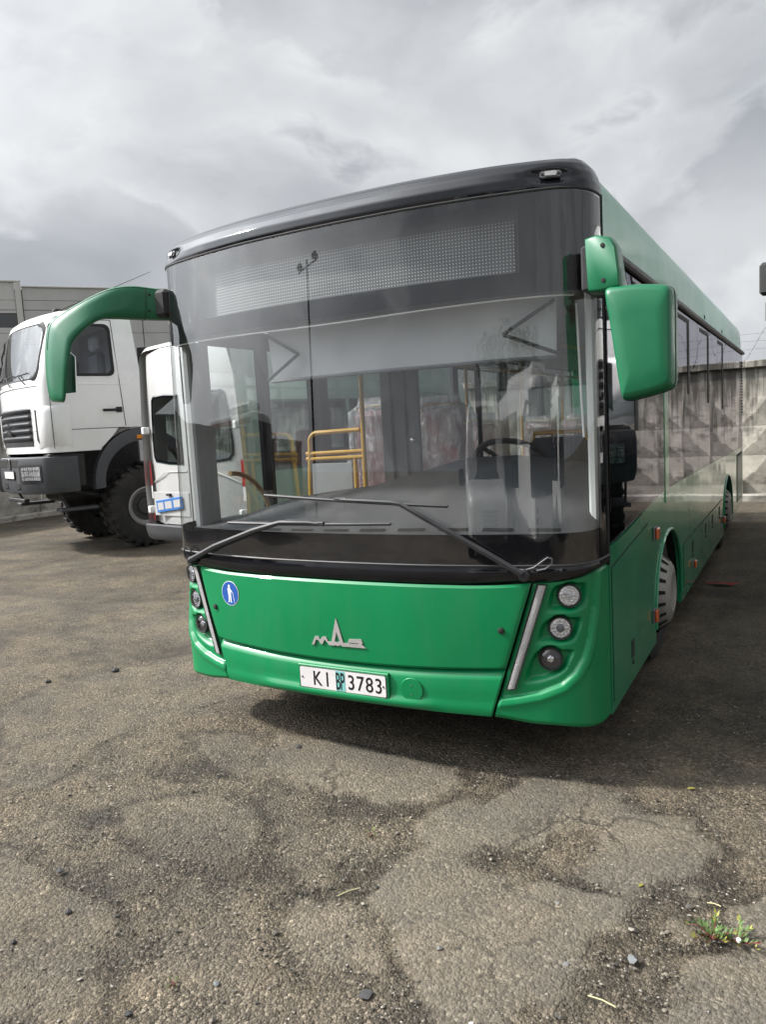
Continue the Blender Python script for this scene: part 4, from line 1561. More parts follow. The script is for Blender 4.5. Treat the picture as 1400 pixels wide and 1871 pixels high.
ARM = [((-1.215, .33, 2.612), (-1.235, .33, 2.432), .07), ((-1.271, .31, 2.607), (-1.292, .31, 2.432), .09), ((-1.352, .24, 2.622), (-1.375, .24, 2.438), .10), ((-1.413, .17, 2.631), (-1.437, .17, 2.442), .10),
       ((-1.498, .10, 2.623), (-1.498, .10, 2.446), .10), ((-1.597, .04, 2.585), (-1.547, .04, 2.442), .10), ((-1.699, -.02, 2.530), (-1.600, -.02, 2.399), .11),
       ((-1.815, -.07, 2.466), (-1.668, -.07, 2.326), .13), ((-1.861, -.09, 2.415), (-1.686, -.09, 2.263), .15), ((-1.888, -.10, 2.288), (-1.706, -.10, 2.176), .16),
       ((-1.903, -.10, 2.127), (-1.734, -.10, 2.082), .16), ((-1.895, -.10, 2.022), (-1.757, -.10, 1.994), .15), ((-1.875, -.10, 1.985), (-1.771, -.10, 1.972), .12)]
secs = []
AR = np.array([[*o_, *i_, th] for o_, i_, th in ARM])
tt = np.arange(len(AR))
fine_t = np.linspace(0, len(AR) - 1, 61)


def crv(col, t):
    i = min(int(t), len(AR) - 2)
    f = t - i
    p0, p1, p2, p3 = AR[max(i - 1, 0), col], AR[i, col], AR[i + 1, col], AR[min(i + 2, len(AR) - 1), col]
    return .5 * ((2 * p1) + (-p0 + p2) * f + (2 * p0 - 5 * p1 + 4 * p2 - p3) * f * f + (-p0 + 3 * p1 - 3 * p2 + p3) * f ** 3)


for t in fine_t:
    v = [crv(c_, float(t)) for c_ in range(7)]
    o_, i_, th = Vector(v[:3]), Vector(v[3:6]), v[6]
    fwd = Vector((.83, -.55, 0)).normalized()
    d = i_ - o_
    ring = []
    for a, b_ in rrect(1.0, 1.0, .30, 5):
        ring.append(o_ + d * (a + .5) - fwd * (b_ * th))
    secs.append(ring)
mb = MB(); mb.loft(secs, True, True, True)
ma = bp_('mirror_arm', mb, 'green_mirror', smooth=50)
p0 = [Vector((-1.86, .0, 2.33)), Vector((-1.74, .0, 2.24)), Vector((-1.76, .0, 2.03)), Vector((-1.87, .0, 2.03))]
mb = MB(); mb.add([p + Vector((0, -.015, 0)) for p in p0] + [p + Vector((0, -.008, 0)) for p in p0], [(0, 1, 2, 3), (7, 6, 5, 4), (0, 4, 5, 1), (1, 5, 6, 2), (2, 6, 7, 3), (3, 7, 4, 0)])
bp_('mirror_glass', mb, 'mirror', ma)
mb = MB(); mb.box((-1.30, .22, 2.44), (-1.20, .40, 2.60), .02); bp_('arm_hinge', mb, 'rubber', ma)
for q in (14, 27):
    mb = MB(); mb.tube([r[q % len(r)] for r in secs[4:46]], .0022, 4); bp_('shell_joint', mb, 'rubber', ma)
mb = MB(); mb.tube([p for p in secs[11]], .0024, 4, closed=True); bp_('shell_joint', mb, 'rubber', ma)
for t_ in (7, 10):
    for q in (0.25, .75):
        v = [crv(c_, float(fine_t[t_])) for c_ in range(7)]
        p = Vector(v[:3]).lerp(Vector(v[3:6]), q) + Vector((.83, -.55, 0)).normalized() * (v[6] * .5)
        mb = MB(); mb.lathe([(.008, -.002), (.007, .003), (0, .004)], axis_m(p, (.83, -.55, 0)), 10); bp_('screw', mb, 'rubber', ma)

# ---- interior
# destination display behind the upper glass
mb = MB()
mb.sheet(lambda s, z: fp(s, z, -.20), lin(s_x(-1.05), s_x(1.05), 30), [2.30, 2.70])
bx = bp_('display_housing', mb, 'lining_dark', fix=False)


def led_mat():
    m, t = newmat('dot_matrix')
    L = t.links.new
    out = nd(t, 'ShaderNodeOutputMaterial')
    b = nd(t, 'ShaderNodeBsdfPrincipled', Roughness=.55)
    P = nd(t, 'ShaderNodeNewGeometry').outputs['Position']
    sep = nd(t, 'ShaderNodeSeparateXYZ'); L(P, sep.inputs[0])
    fx = mth(t, 'SUBTRACT', mth(t, 'FRACT', mth(t, 'MULTIPLY', sep.outputs['X'], 1 / .0155)), .5)
    fz = mth(t, 'SUBTRACT', mth(t, 'FRACT', mth(t, 'MULTIPLY', sep.outputs['Z'], 1 / .0155)), .5)
    r2 = mth(t, 'ADD', mth(t, 'MULTIPLY', fx, fx), mth(t, 'MULTIPLY', fz, fz))
    dot = mth(t, 'LESS_THAN', r2, .028)
    n = nd(t, 'ShaderNodeTexNoise', Scale=3.0, Detail=3.0); L(P, n.inputs['Vector'])
    bg = ramp(t, n.outputs[0], [(.3, (.07, .072, .077)), (.7, (.105, .107, .112))])
    L(mixc(t, dot, bg, (.62, .62, .61)), b.inputs['Base Color'])
    L(b.outputs[0], out.inputs['Surface'])
    return m


mb = MB(); mb.sheet(lambda s, z: fp(s, z, -.085), lin(s_x(-.80), s_x(.962), 40), lin(2.385, 2.612, 4))
bp_('destination_display', mb, led_mat(), bx, fix=False)
mb = MB(); mb.sheet(lambda s, z: fp(s, z, -.10), lin(s_x(-1.0), s_x(1.0), 40), lin(2.34, 2.69, 4))
bp_('display_board', mb, 'lining_dark', bx, fix=False)
mb = MB()
mb.sheet(lambda s, v: fp(s, 2.30 - .012 * math.sin(v * 3), -.02 - .30 * v), lin(-1.30, 1.30, 30), [0, .25, .5, .75, 1])
bp_('header_shelf', mb, 'lining_dark', fix=False)
mb = MB(); mb.tube([fp(s, 2.252 - .008 * math.cos(s * 3), -.03) for s in lin(-1.2, 1.25, 40)], .004, 5); bp_('header_cable', mb, 'sign_white')


# roller blind with folding arms
def blind_mat():
    m, t = newmat('blind_fabric')
    L = t.links.new
    out = nd(t, 'ShaderNodeOutputMaterial')
    d = nd(t, 'ShaderNodeBsdfDiffuse', Color=(.72, .735, .77, 1))
    tl = nd(t, 'ShaderNodeBsdfTranslucent', Color=(.55, .56, .59, 1))
    mx = nd(t, 'ShaderNodeMixShader'); mx.inputs[0].default_value = .35
    L(d.outputs[0], mx.inputs[1]); L(tl.outputs[0], mx.inputs[2]); L(mx.outputs[0], out.inputs['Surface'])
    return m


mb = MB()
mb.sheet(lambda s, z: fp(s, z, -.14 - .10 * (2.30 - z) + .004 * math.sin(s * 9 + z * 14)), lin(-.47, 1.21, 40), lin(2.005, 2.30, 10))
bl = bp_('sun_blind', mb, blind_mat(), fix=False)
mb = MB(); mb.tube([fp(s, 2.0, -.17) for s in lin(-.48, 1.22, 24)], .010, 8); bp_('blind_rod', mb, 'grey_plastic', bl)
mb = MB(); mb.tube([fp(s, 2.29, -.13) for s in lin(-.48, 1.22, 24)], .018, 8); bp_('blind_roller', mb, 'grey_plastic', bl)
for pts in (((-.46, 2.005), (-.24, 2.125), (-.47, 2.25)), ((1.20, 2.01), (.90, 2.115), (1.17, 2.255))):
    mb = MB(); mb.tube([fp(a, b_, -.115) for a, b_ in pts[:2]], .009, 6); bp_('folding_arm', mb, 'rubber', bl)
    mb = MB(); mb.tube([fp(a, b_, -.115) for a, b_ in pts[1:]], .009, 6); bp_('folding_arm', mb, 'rubber', bl)

# A-pillar linings
mb = MB(); mb.box((-1.245, .36, .40), (-1.19, .555, 2.30), .012); bp_('pillar_lining', mb, 'lining')
mb = MB(); mb.box((1.20, .42, 1.15), (1.245, .545, 2.30), .012); bp_('pillar_lining', mb, 'white_panel')
mb = MB(); mb.tube([(1.17, .40, 2.24), (1.175, .42, 1.9), (1.185, .42, 1.62)], .006, 6); bp_('pillar_cable', mb, 'sign_white')

# dashboard
DX = [-1.24, -1.10, -.95, -.75, -.52, -.16, .17, .45, .74, 1.0, 1.24]
DZ = [1.19, 1.20, 1.245, 1.30, 1.335, 1.375, 1.455, 1.525, 1.53, 1.50, 1.46]
dxs = lin(-1.24, 1.24, 80)


def dash_pt(x, v):
    zr = float(np.interp(x, DX, DZ))
    y_f = float(np.interp(min(abs(x), 1.262), PC[:400, 0], PC[:400, 1])) + .03
    y_r = max(.74, y_f + .12)
    if v <= 1:
        w = v
        y = y_f + (y_r - y_f) * w
        hump = zr - 1.165
        z = 1.165 + hump * sst(.12, 1.0, w) ** .8
        edge = sst(1.0, .80, abs(x) / 1.24)
        return Vector((x, y, z))
    return Vector((x, y_r + .03 * min(1, (v - 1) * 4), zr - (v - 1) * (zr - .37)))


mb = MB(); mb.sheet(dash_pt, dxs, lin(0, 1, 22) + [1.02, 1.06, 1.12, 1.5, 2.0])
dash = bp_('dashboard', mb, 'dash', fix=False)
for k in range(8):
    s0 = -.62 + k * .225
    mb = MB()
    mb.sheet(lambda s, v: dash_pt(fp(s, 1.2).x, .215 + v * .030) + Vector((0, 0, .004)), lin(s0, s0 + .15, 8), [0, 1])
    bp_('air_vent', mb, 'dark', dash, fix=False, smooth=None)
# steering wheel
m4 = axis_m((.62, 1.02, 1.47), (0, .62, .78), (0, 0, 1))
mb = MB(); mb.tube([m4 @ Vector((.22 * math.cos(a), .22 * math.sin(a), 0)) for a in lin(0, 2 * math.pi, 41)[:-1]], .016, 8, closed=True)
sw = bp_('steering_wheel', mb, 'rubber')
for a in (math.radians(100), math.radians(220), math.radians(320)):
    mb = MB(); mb.tube([m4 @ Vector((0, 0, -.02)), m4 @ Vector((.21 * math.cos(a), .21 * math.sin(a), 0))], .014, 6); bp_('spoke', mb, 'rubber', sw)
mb = MB(); mb.lathe([(.06, -.03), (.065, .0), (.05, .015), (0, .02)], m4, 20); bp_('horn_pad', mb, 'rubber', sw)
mb = MB(); mb.tube([(.62, 1.0, 1.45), (.62, .8, 1.15)], .04, 10); bp_('steering_column', mb, 'rubber', sw)


def plastic_mat():
    m, t = newmat('clear_film')
    L = t.links.new
    out = nd(t, 'ShaderNodeOutputMaterial')
    tr = nd(t, 'ShaderNodeBsdfTransparent', Color=(.93, .93, .93, 1))
    gl = nd(t, 'ShaderNodeBsdfGlossy', Roughness=.16)
    df = nd(t, 'ShaderNodeBsdfDiffuse', Color=(.8, .8, .8, 1))
    tc = nd(t, 'ShaderNodeTexCoord')
    mp = nd(t, 'ShaderNodeMapping'); mp.inputs['Scale'].default_value = (1, 1, .35)
    L(tc.outputs['Object'], mp.inputs['Vector'])
    n = nd(t, 'ShaderNodeTexNoise', Scale=14.0, Detail=6.0, Roughness=.65, Distortion=1.2)
    L(mp.outputs[0], n.inputs['Vector'])
    bp2 = nd(t, 'ShaderNodeBump', Strength=1.0, Distance=.05)
    L(n.outputs[0], bp2.inputs['Height']); L(bp2.outputs[0], gl.inputs['Normal'])
    m1 = nd(t, 'ShaderNodeMixShader'); L(gl.outputs[0], m1.inputs[1]); L(df.outputs[0], m1.inputs[2]); m1.inputs[0].default_value = .35
    m2 = nd(t, 'ShaderNodeMixShader')
    L(ramp(t, n.outputs[0], [(.35, .18), (.62, .62)]), m2.inputs[0])
    L(tr.outputs[0], m2.inputs[1]); L(m1.outputs[0], m2.inputs[2]); L(m2.outputs[0], out.inputs['Surface'])
    return m


M['film'] = plastic_mat()


def seat(x, y, z, fabric='red', film=True, face=1):
    """face +1: the sitter looks towards the front (-y)"""
    mb = MB(); mb.box((x - .21, min(y, y + .10 * face), z + .45), (x + .21, max(y, y + .10 * face), z + 1.14), .05)
    st = bp_('passenger_seat', mb, fabric)
    mb = MB(); mb.box((x - .21, y - .40 if face > 0 else y, z + .38), (x + .21, y if face > 0 else y + .40, z + .48), .03); bp_('cushion', mb, fabric, st)
    mb = MB(); mb.box((x - .16, y - .22, z), (x + .16, y + .05, z + .38), .02); bp_('seat_base', mb, 'grey_plastic', st)
    mb = MB(); mb.tube([(x - .2, y + .05, z + 1.0), (x - .17, y + .06, z + 1.17), (x + .17, y + .06, z + 1.17), (x + .2, y + .05, z + 1.0)], .013, 6); bp_('grab_handle', mb, 'yellow', st)
    if film:
        mb = MB()
        secs = []
        r2 = random.Random(int(x * 100 + y * 37))
        for k, zz in enumerate(lin(z + .50, z + 1.24, 14)):
            g = .02 + .05 * (1 - k / 13) + (.0 if k < 12 else -.06)
            ring = []
            for a, b_ in rrect(.42 + 2 * g, .13 + 2 * g, .05, 4):
                w = 1 + .10 * math.sin(a * 38 + zz * 5) * (1 - k / 16) + r2.uniform(-.05, .05)
                ring.append(Vector((x + a * w, y + .05 * face + b_ * w, zz)))
            secs.append(ring)
        mb.loft(secs, True, False, True)
        bp_('plastic_cover', mb, 'film', st, smooth=60)
    return st


seat(-.98, 2.25, .72); seat(-.98, 3.1, .55); seat(-.98, 3.95, .37); seat(-.45, 3.1, .55); seat(-.45, 2.35, .70)
seat(.95, 2.9, .55); seat(.95, 3.75, .45); seat(.45, 3.75, .45); seat(-.98, 6.6, .5); seat(-.45, 6.6, .5); seat(.5, 6.0, .5); seat(.95, 6.0, .5); seat(.95, 7.6, .6); seat(.5, 7.6, .6)
seat(.68, 1.72, .45, 'seat_blue', False)
# driver's partition: dark panel, glazing frame
mb = MB(); mb.box((-.48, 1.46, .37), (-.19, 1.50, 2.42), .008); pt = bp_('cab_door', mb, 'lining_dark')
mb = MB(); mb.box((-.40, 1.450, .50), (-.385, 1.459, 2.38)); bp_('door_rib', mb, 'rubber', pt)
mb = MB(); mb.box((-.29, 1.450, .50), (-.275, 1.459, 2.38)); bp_('door_rib', mb, 'rubber', pt)
mb = MB(); mb.lathe([(.016, 0), (.02, .02), (.012, .035), (0, .037)], axis_m((-.235, 1.46, 1.62), (0, -1, 0)), 14); bp_('door_knob', mb, 'chrome', pt)
mb = MB(); mb.box((.05, 1.98, .37), (1.22, 2.01, 1.45), .008); pt = bp_('driver_partition', mb, 'lining_dark')
mb = MB(); mb.box((.05, 1.99, 1.46), (1.20, 1.996, 2.40)); bp_('partition_glass', mb, 'windscreen', pt, smooth=None)
mb = MB(); mb.tube([(.04, 1.99, .37), (.04, 1.99, 2.44)], .017, 8); bp_('partition_post', mb, 'rubber', pt)
# yellow rails behind the entrance
mb = MB(); mb.tube([(-.72, 1.60, .37), (-.715, 1.60, 1.5), (-.70, 1.60, 2.44)], .0175, 10); hr = bp_('grab_rail', mb, 'yellow')
hoop = [(-1.215, 1.60, .90), (-1.205, 1.60, 1.30), (-1.185, 1.60, 1.58)] + [(-1.185 + .07 * (1 - math.cos(a)), 1.60, 1.63 + .07 * math.sin(a)) for a in lin(.2, math.pi / 2, 6)] + [(-.90, 1.60, 1.705), (-.74, 1.60, 1.708)]
mb = MB(); mb.tube(hoop, .0175, 10); bp_('rail_hoop', mb, 'yellow', hr)
mb = MB(); mb.tube([(-1.22, 1.60, 1.545), (-.72, 1.60, 1.552)], .0165, 10); bp_('cross_rail', mb, 'yellow', hr)
mb = MB(); mb.tube([(-1.22, 1.60, 1.505), (-.72, 1.60, 1.51)], .0165, 10); bp_('cross_rail', mb, 'yellow', hr)
mb = MB(); mb.tube([(-.80, 1.60, .37), (-.79, 1.60, 1.5)], .0165, 10); bp_('rail_post', mb, 'yellow', hr)
mb = MB(); mb.box((-1.18, 1.592, .45), (-.82, 1.606, 1.47), .003); bp_('rail_panel', mb, 'lining', hr)
for y in (3.6, 5.2, 6.9):
    mb = MB(); mb.tube([(-.72, y, .37), (-.72, y, 2.44)], .0165, 8); bp_('grab_pole', mb, 'yellow')
for x in (-.6, .6):
    mb = MB(); mb.tube([(x, 2.1, 2.22), (x, 8.8, 2.22)], .0165, 8); bp_('ceiling_rail', mb, 'yellow')


# ================================================================== truck
def loop_ring(mb, outer, inner, o2=None):
    """flat ring between two loops of equal length, with optional raised middle loop"""
    n = len(outer)
    ls = [outer] + ([o2] if o2 else []) + [inner]
    mb.loft(ls, True)


def truck_wheel(root, x, y, sg, R=.65, W=.40, first=None):
    m4 = axis_m((x, y, R), (sg, 0, 0))
    h = W / 2
    mb = MB()
    mb.lathe([(.30, -h * .8), (.40, -h), (.52, -h * 1.02), (.60, -h * .95), (R - .025, -h * .80), (R - .02, 0), (R - .025, h * .80), (.60, h * .95), (.52, h * 1.02), (.40, h), (.30, h * .8)], m4, 48, caps=False)
    w = mb.build('wheel', M['tyre'], root)
    mb = MB()
    nl = 26
    for k in range(nl):
        for q in (-1, 1):
            a = 2 * math.pi * (k + (.5 if q > 0 else 0)) / nl
            r4 = m4 @ Matrix.Rotation(a, 4, 'Z')
            mb.box((R - .03, -.040, q * .02 if q > 0 else -h * .98), (R + .004, .040, h * .98 if q > 0 else -.02), .008, r4)
            mb.box((R - .10, -.032, h * .86 if q > 0 else -h * 1.03), (R - .028, .032, h * 1.03 if q > 0 else -h * .86), .008, r4)
    t = mb.build('tread', M['tyre'], w)
    t['kind'] = 'stuff'
    mb = MB(); mb.lathe([(.31, h * .55), (.320, h * .88), (.298, h * .93), (.284, h * .76), (.255, h * .55), (.232, h * .46)], m4, 40, caps=False)
    r = mb.build('rim', M['rim'], w)
    mb = MB(); mb.lathe([(.234, h * .44), (.225, h * .30), (.20, h * .28), (.15, h * .30), (.14, h * .62), (.12, h * .72), (0, h * .74)], m4, 40)
    mb.build('wheel_disc', M['rim_dark'], w)
    for k in range(10):
        a = 2 * math.pi * k / 10
        mb = MB(); mb.lathe([(.018, h * .27), (.016, h * .42), (.0, h * .43)], m4 @ Matrix.Translation((.195 * math.cos(a), .195 * math.sin(a), 0)), 8)
        mb.build('wheel_nut', M['chassis'], w)
    return w


ZS = [1.93, 2.05, 2.30, 2.55, 2.70, 2.76, 3.0, 3.25, 3.48, 3.54, 3.62, 3.68, 3.715, 3.73]


def cab_dims(z):
    w = 1.25 - .055 * sst(2.6, 3.7, z) - (.0 if z < 3.6 else .16 * ((z - 3.6) / .13) ** 2)
    yf = -1.30 + .24 * max(0, (z - 2.62) / 1.0) ** 1.2 + (.0 if z < 3.6 else .20 * ((z - 3.6) / .13) ** 2)
    yb = .30 - .10 * max(0, (z - 2.5) / 1.2) - (.0 if z < 3.62 else .12 * ((z - 3.62) / .11) ** 2)
    return w, yf, yb


FYS = [0, .10, .18, .30, .45, .60, .66, .80, 1.0]


def cab_front(x, z, off=0.0):
    w, yf, yb = cab_dims(z)
    return Vector((x, yf - .10 + .20 * (x / w) ** 2 - off, z))


def cab_side(y, z, off=0.0, sg=1):
    w, yf, yb = cab_dims(z)
    return Vector((sg * (w + off), y, z))


def cab_ring(z):
    w, yf, yb = cab_dims(z)
    rf, rb = .24, .08
    pts = []
    fx = lin(-(w - rf), w - rf, 13)
    pts += [cab_front(x, z) for x in fx]
    y0 = cab_front(w - rf, z).y
    for a in lin(-90, 0, 8)[1:-1]:
        pts.append(Vector((w - rf + rf * math.cos(math.radians(a)), y0 + rf + rf * math.sin(math.radians(a)), z)))
    ya, yb_ = y0 + rf, yb - rb
    pts += [Vector((w, ya + (yb_ - ya) * t, z)) for t in FYS]
    for a in lin(0, 90, 6)[1:-1]:
        pts.append(Vector((w - rb + rb * math.cos(math.radians(a)), yb - rb + rb * math.sin(math.radians(a)), z)))
    pts += [Vector((x, yb, z)) for x in lin(w - rb, -(w - rb), 5)]
    for a in lin(90, 180, 6)[1:-1]:
        pts.append(Vector((-(w - rb) + rb * math.cos(math.radians(a)), yb - rb + rb * math.sin(math.radians(a)), z)))
    pts += [Vector((-w, ya + (yb_ - ya) * t, z)) for t in FYS[::-1]]
    for a in lin(180, 270, 8)[1:-1]:
        pts.append(Vector((-(w - rf) + rf * math.cos(math.radians(a)), y0 + rf + rf * math.sin(math.radians(a)), z)))
    return pts


def make_truck(label, loc, rz, group=None):
    T = empty('truck', loc, rz, label, 'truck', group)
    B = lambda name, mb, mat, parent=None, smooth=35.0, fix=True: mb.build(name, M[mat] if isinstance(mat, str) else mat, parent or T, smooth, fix)
    rings = [cab_ring(z) for z in ZS]
    nL = 13 + 6
    nfy = len(FYS)
    left0 = nL
    right0 = nL + nfy + 4 + 5 + 4

    def skip(i, k):
        zlo, zhi = ZS[i], ZS[i + 1]
        if 2.75 < zlo and zhi < 3.49:
            if left0 + 1 <= k < left0 + 6:
                return True
            if right0 + 2 <= k < right0 + 7:
                return True
        if 2.69 < zlo and zhi < 3.55 and 0 <= k < 12:
            return True
        return False
    mb = MB(); mb.loft(rings, True, False, True, skip)
    cab = B('cab', mb, 'white')
    # lower front skirt of the cab
    mb = MB()
    sk = []
    for z in (1.60, 1.63, 1.78, 1.925):
        w, yf, yb = cab_dims(1.93)
        r = cab_ring(1.93)
        ring = []
        for p in r:
            q = p.copy(); q.z = z
            q.y = min(q.y, -.48 + .30 * sst(1.6, 1.93, z))
            ring.append(q)
        sk.append(ring)
    mb.loft(sk, True, True, True)
    B('cab_skirt', mb, 'white')
    mb = MB(); mb.box((-1.2, -1.0, 1.94), (1.2, .2, 2.0)); B('cab_floor', mb, 'chassis')
    mb = MB(); mb.box((-1.14, .16, 2.0), (1.14, .2, 3.6)); B('cab_lining', mb, 'lining')
    # windscreen + seal
    fr = rrect(2.06, .80, .14, 5, 0, 3.12)
    mb = MB(); mb.sheet(lambda x, z: cab_front(x, z, .004), lin(-1.03, 1.03, 17), lin(2.72, 3.52, 8)); ws = B('windscreen', mb, 'truck_glass', fix=False)
    mb = MB()
    loop_ring(mb, [cab_front(a * 1.035, 3.12 + (b_ - 3.12) * 1.09, .006) for a, b_ in fr], [cab_front(a * .965, 3.12 + (b_ - 3.12) * .91, .006) for a, b_ in fr],
              [cab_front(a, b_, .022) for a, b_ in fr])
    B('seal', mb, 'rubber', ws)
    # side windows + seals + doors
    for sg in (1, -1):
        w, yf, yb = cab_dims(3.1)
        yc, hw = -.625, .44
        zc, hz = 3.12, .375
        sw = rrect(2 * hw, 2 * hz, .09, 5, yc, zc)
        mb = MB(); mb.sheet(lambda y, z: cab_side(y, z, .003, sg), lin(yc - hw, yc + hw, 5), lin(zc - hz, zc + hz, 6)); wn = B('side_window', mb, 'truck_glass_dark', fix=False)
        mb = MB()
        S = lambda a, b_, k, o: cab_side(yc + (a - yc) * k, zc + (b_ - zc) * k, o, sg)
        loop_ring(mb, [S(a, b_, 1.06, .004) for a, b_ in sw], [S(a, b_, .94, .004) for a, b_ in sw], [S(a, b_, 1.0, .014) for a, b_ in sw])
        B('seal', mb, 'rubber', wn)
        # door outline groove, handle, crease
        do = [(-1.17, 1.66), (-1.17, 2.6), (-1.06, 3.1), (-.96, 3.56), (-.14, 3.58), (-.10, 2.6), (-.06, 1.95)]
        mb = MB(); mb.tube([cab_side(a, max(b_, 1.94), .0015, sg) if b_ > 1.94 else Vector((sg * 1.2515, a, b_)) for a, b_ in do], .006, 5); dr = B('door_joint', mb, 'rubber')
        mb = MB(); mb.prism(rrect(.30, .115, .02, 3), lambda a, b_, t: Vector((sg * (1.251 + t), -.26 + a, 2.225 + b_)), 0, .003); B('handle_recess', mb, 'white', dr)
        mb = MB(); mb.box((min(sg * 1.256, sg * 1.29), -.405, 2.185), (max(sg * 1.256, sg * 1.29), -.11, 2.225), .012)
        B('door_handle', mb, 'rubber', dr)
        mb = MB(); mb.box((min(sg * 1.256, sg * 1.285), -.20, 2.165), (max(sg * 1.256, sg * 1.285), -.10, 2.25), .012); B('handle_lock', mb, 'rubber', dr)
        mb = MB(); mb.tube([Vector((sg * 1.2505, a, 1.935)) for a in lin(-1.05, -.08, 6)], .004, 5); B('door_crease', mb, 'grey_plastic', dr)
        mb = MB(); mb.tube([cab_side(a, b_, -.001, sg) for a, b_ in ((-1.0, 2.60), (-.3, 2.60), (.02, 2.60), (.09, 2.63), (.12, 2.70))], .008, 5); B('body_crease', mb, 'white', dr)
        # air deflector at the corner
        mb = MB()
        secs = []
        for z, k in ((1.66, .0), (1.72, .03), (1.95, .045), (2.2, .045), (2.29, .02), (2.31, .0)):
            secs.append([Vector((sg * .93, -1.292 - k * .4, z)), Vector((sg * 1.06, -1.26 - k, z)), Vector((sg * (1.17 + k * .6), -1.19 - k, z)), Vector((sg * (1.24 + k), -1.07 - k * .3, z)), Vector((sg * (1.2515 + k * .2), -.90, z))])
        mb.loft(secs, False)
        df = B('air_deflector', mb, 'white', smooth=50, fix=False)
        mb = MB(); mb.add([(sg * .94, -1.316, 1.80), (sg * 1.0, -1.308, 1.74), (sg * 1.0, -1.308, 2.24), (sg * .94, -1.316, 2.26)], [(0, 1, 2, 3)]); B('deflector_slot', mb, 'dark', df, smooth=None)
        mb = MB(); mb.tube([Vector((sg * 1.0, -1.243, z)) for z in (1.62, 2.31, 2.62)], .004, 4); B('panel_joint', mb, 'rubber', df)
        # wheel-arch flare
        mb = MB()
        secs = []
        for k in range(18):
            a = math.pi * (1.03 - k / 17 * .98)
            ca, sa = math.cos(a), math.sin(a)
            po = lambda r, hh: (r * ca * 1.02 + .20, 1.08 + hh * max(-.1, sa))
            o_, i_ = po(.80, .84), po(.66, .64)
            secs.append([Vector((sg * 1.10, o_[0], o_[1])), Vector((sg * 1.262, o_[0], o_[1])), Vector((sg * 1.285, (o_[0] * .5 + i_[0] * .5), (o_[1] * .5 + i_[1] * .5))), Vector((sg * 1.29, i_[0], i_[1])), Vector((sg * 1.10, i_[0], i_[1]))])
        mb.loft(secs, False)
        fl = B('wheel_arch', mb, 'truck_grey', smooth=30, fix=False)
        mb = MB(); mb.box((min(sg * 1.283, sg * 1.31), .08, 1.74), (max(sg * 1.283, sg * 1.31), .26, 1.80), .006); B('side_lamp', mb, 'amber', fl)
        mb = MB(); mb.box((min(sg * .9, sg * 1.19), -1.25, 1.06), (max(sg * .9, sg * 1.19), -.72, 1.585), .02); B('step_box', mb, 'chassis')
        mb = MB(); mb.box((min(sg * .95, sg * 1.20), -1.15, .70), (max(sg * .95, sg * 1.20), -.58, .75), .01); st = B('entry_step', mb, 'truck_grey')
        mb = MB(); mb.tube([(sg * 1.15, -1.18, 1.05), (sg * 1.15, -1.02, .74)], .022, 6); B('step_bracket', mb, 'chassis', st)
        # mirror on its arm
        mb = MB(); mb.tube([cab_side(-1.02, 3.45, 0, sg), Vector((sg * 1.42, -1.02, 3.42)), Vector((sg * 1.52, -1.06, 3.25)), Vector((sg * 1.52, -1.06, 2.7)), Vector((sg * 1.25, -1.0, 2.60))], .014, 6); ar = B('mirror_arm', mb, 'rubber')
        mb = MB(); mb.box((sg * 1.52 - .12, -1.14, 2.80), (sg * 1.52 + .12, -1.04, 3.12), .03); B('mirror_shell', mb, 'rubber', ar)
        mb = MB(); mb.box((sg * 1.50 - .08, -1.14, 2.52), (sg * 1.50 + .08, -1.05, 2.76), .03); B('wide_mirror_shell', mb, 'rubber', ar)
        # headlamp
        HL = lambda u, z, o: Vector((sg * (.66 + .47 * u + .37 * o), -1.537 + .188 * u - .93 * o, z))
        mb = MB(); mb.prism(rrect(1.0, .27, .06, 5, .5, 1.30), lambda a, b_, t: HL(a, b_, t), .0, .012); hl = B('headlamp', mb, 'rubber')
        mb = MB(); mb.sheet(lambda a, b_: HL(a, b_, .016 + .010 * math.cos((a - .5) * 3)), lin(.12, .94, 12), lin(1.20, 1.40, 6)); B('lens', mb, 'reflector', hl, fix=False)
        for q in (.3, .5, .7):
            mb = MB(); mb.tube([HL(q, 1.18, .042), HL(q, 1.42, .042)], .004, 5); B('guard_bar', mb, 'rubber', hl)
        for q in (1.26, 1.35):
            mb = MB(); mb.tube([HL(.06, q, .042), HL(.97, q, .042)], .004, 5); B('guard_bar', mb, 'rubber', hl)
    # grille
    mb = MB(); mb.sheet(lambda a, b_: cab_front(a, b_, .006), lin(-.78, .78, 15), lin(1.94, 2.27, 5)); mb.sheet(lambda a, b_: cab_front(a, 1.935, .006) + Vector((0, 0, b_ - 1.935)), lin(-.78, .78, 15), lin(1.71, 1.939, 4)); gr = B('grille', mb, 'chassis')
    for k in range(5):
        z = 1.79 + k * .105
        mb = MB(); mb.sheet(lambda x, v: cab_front(x, 2.0, .012 + .030 * math.sin(v * math.pi * .75)) + Vector((0, 0, z + .075 * v - 2.0)), lin(-.76, .76, 15), [0, .35, .7, 1.0]); B('slat', mb, 'truck_grey', gr, fix=False)
    mb = MB()
    for pl in ([(-.10, 1.90), (-.09, 1.965), (-.045, 1.965), (-.02, 1.93), (0, 2.12), (.02, 1.93), (.045, 1.965), (.10, 1.955), (.115, 1.90)],):
        mb.prism(pl, lambda a, b_, t: cab_front(a, 2.0, t) + Vector((0, 0, b_ - 2.0)), .05, .065)
    B('badge', mb, 'chrome', gr)
    # bonnet panel joint, wipers
    mb = MB(); mb.tube([cab_front(x, 2.60, .001) for x in lin(-1.04, 1.04, 12)], .004, 4); B('panel_joint', mb, 'rubber')
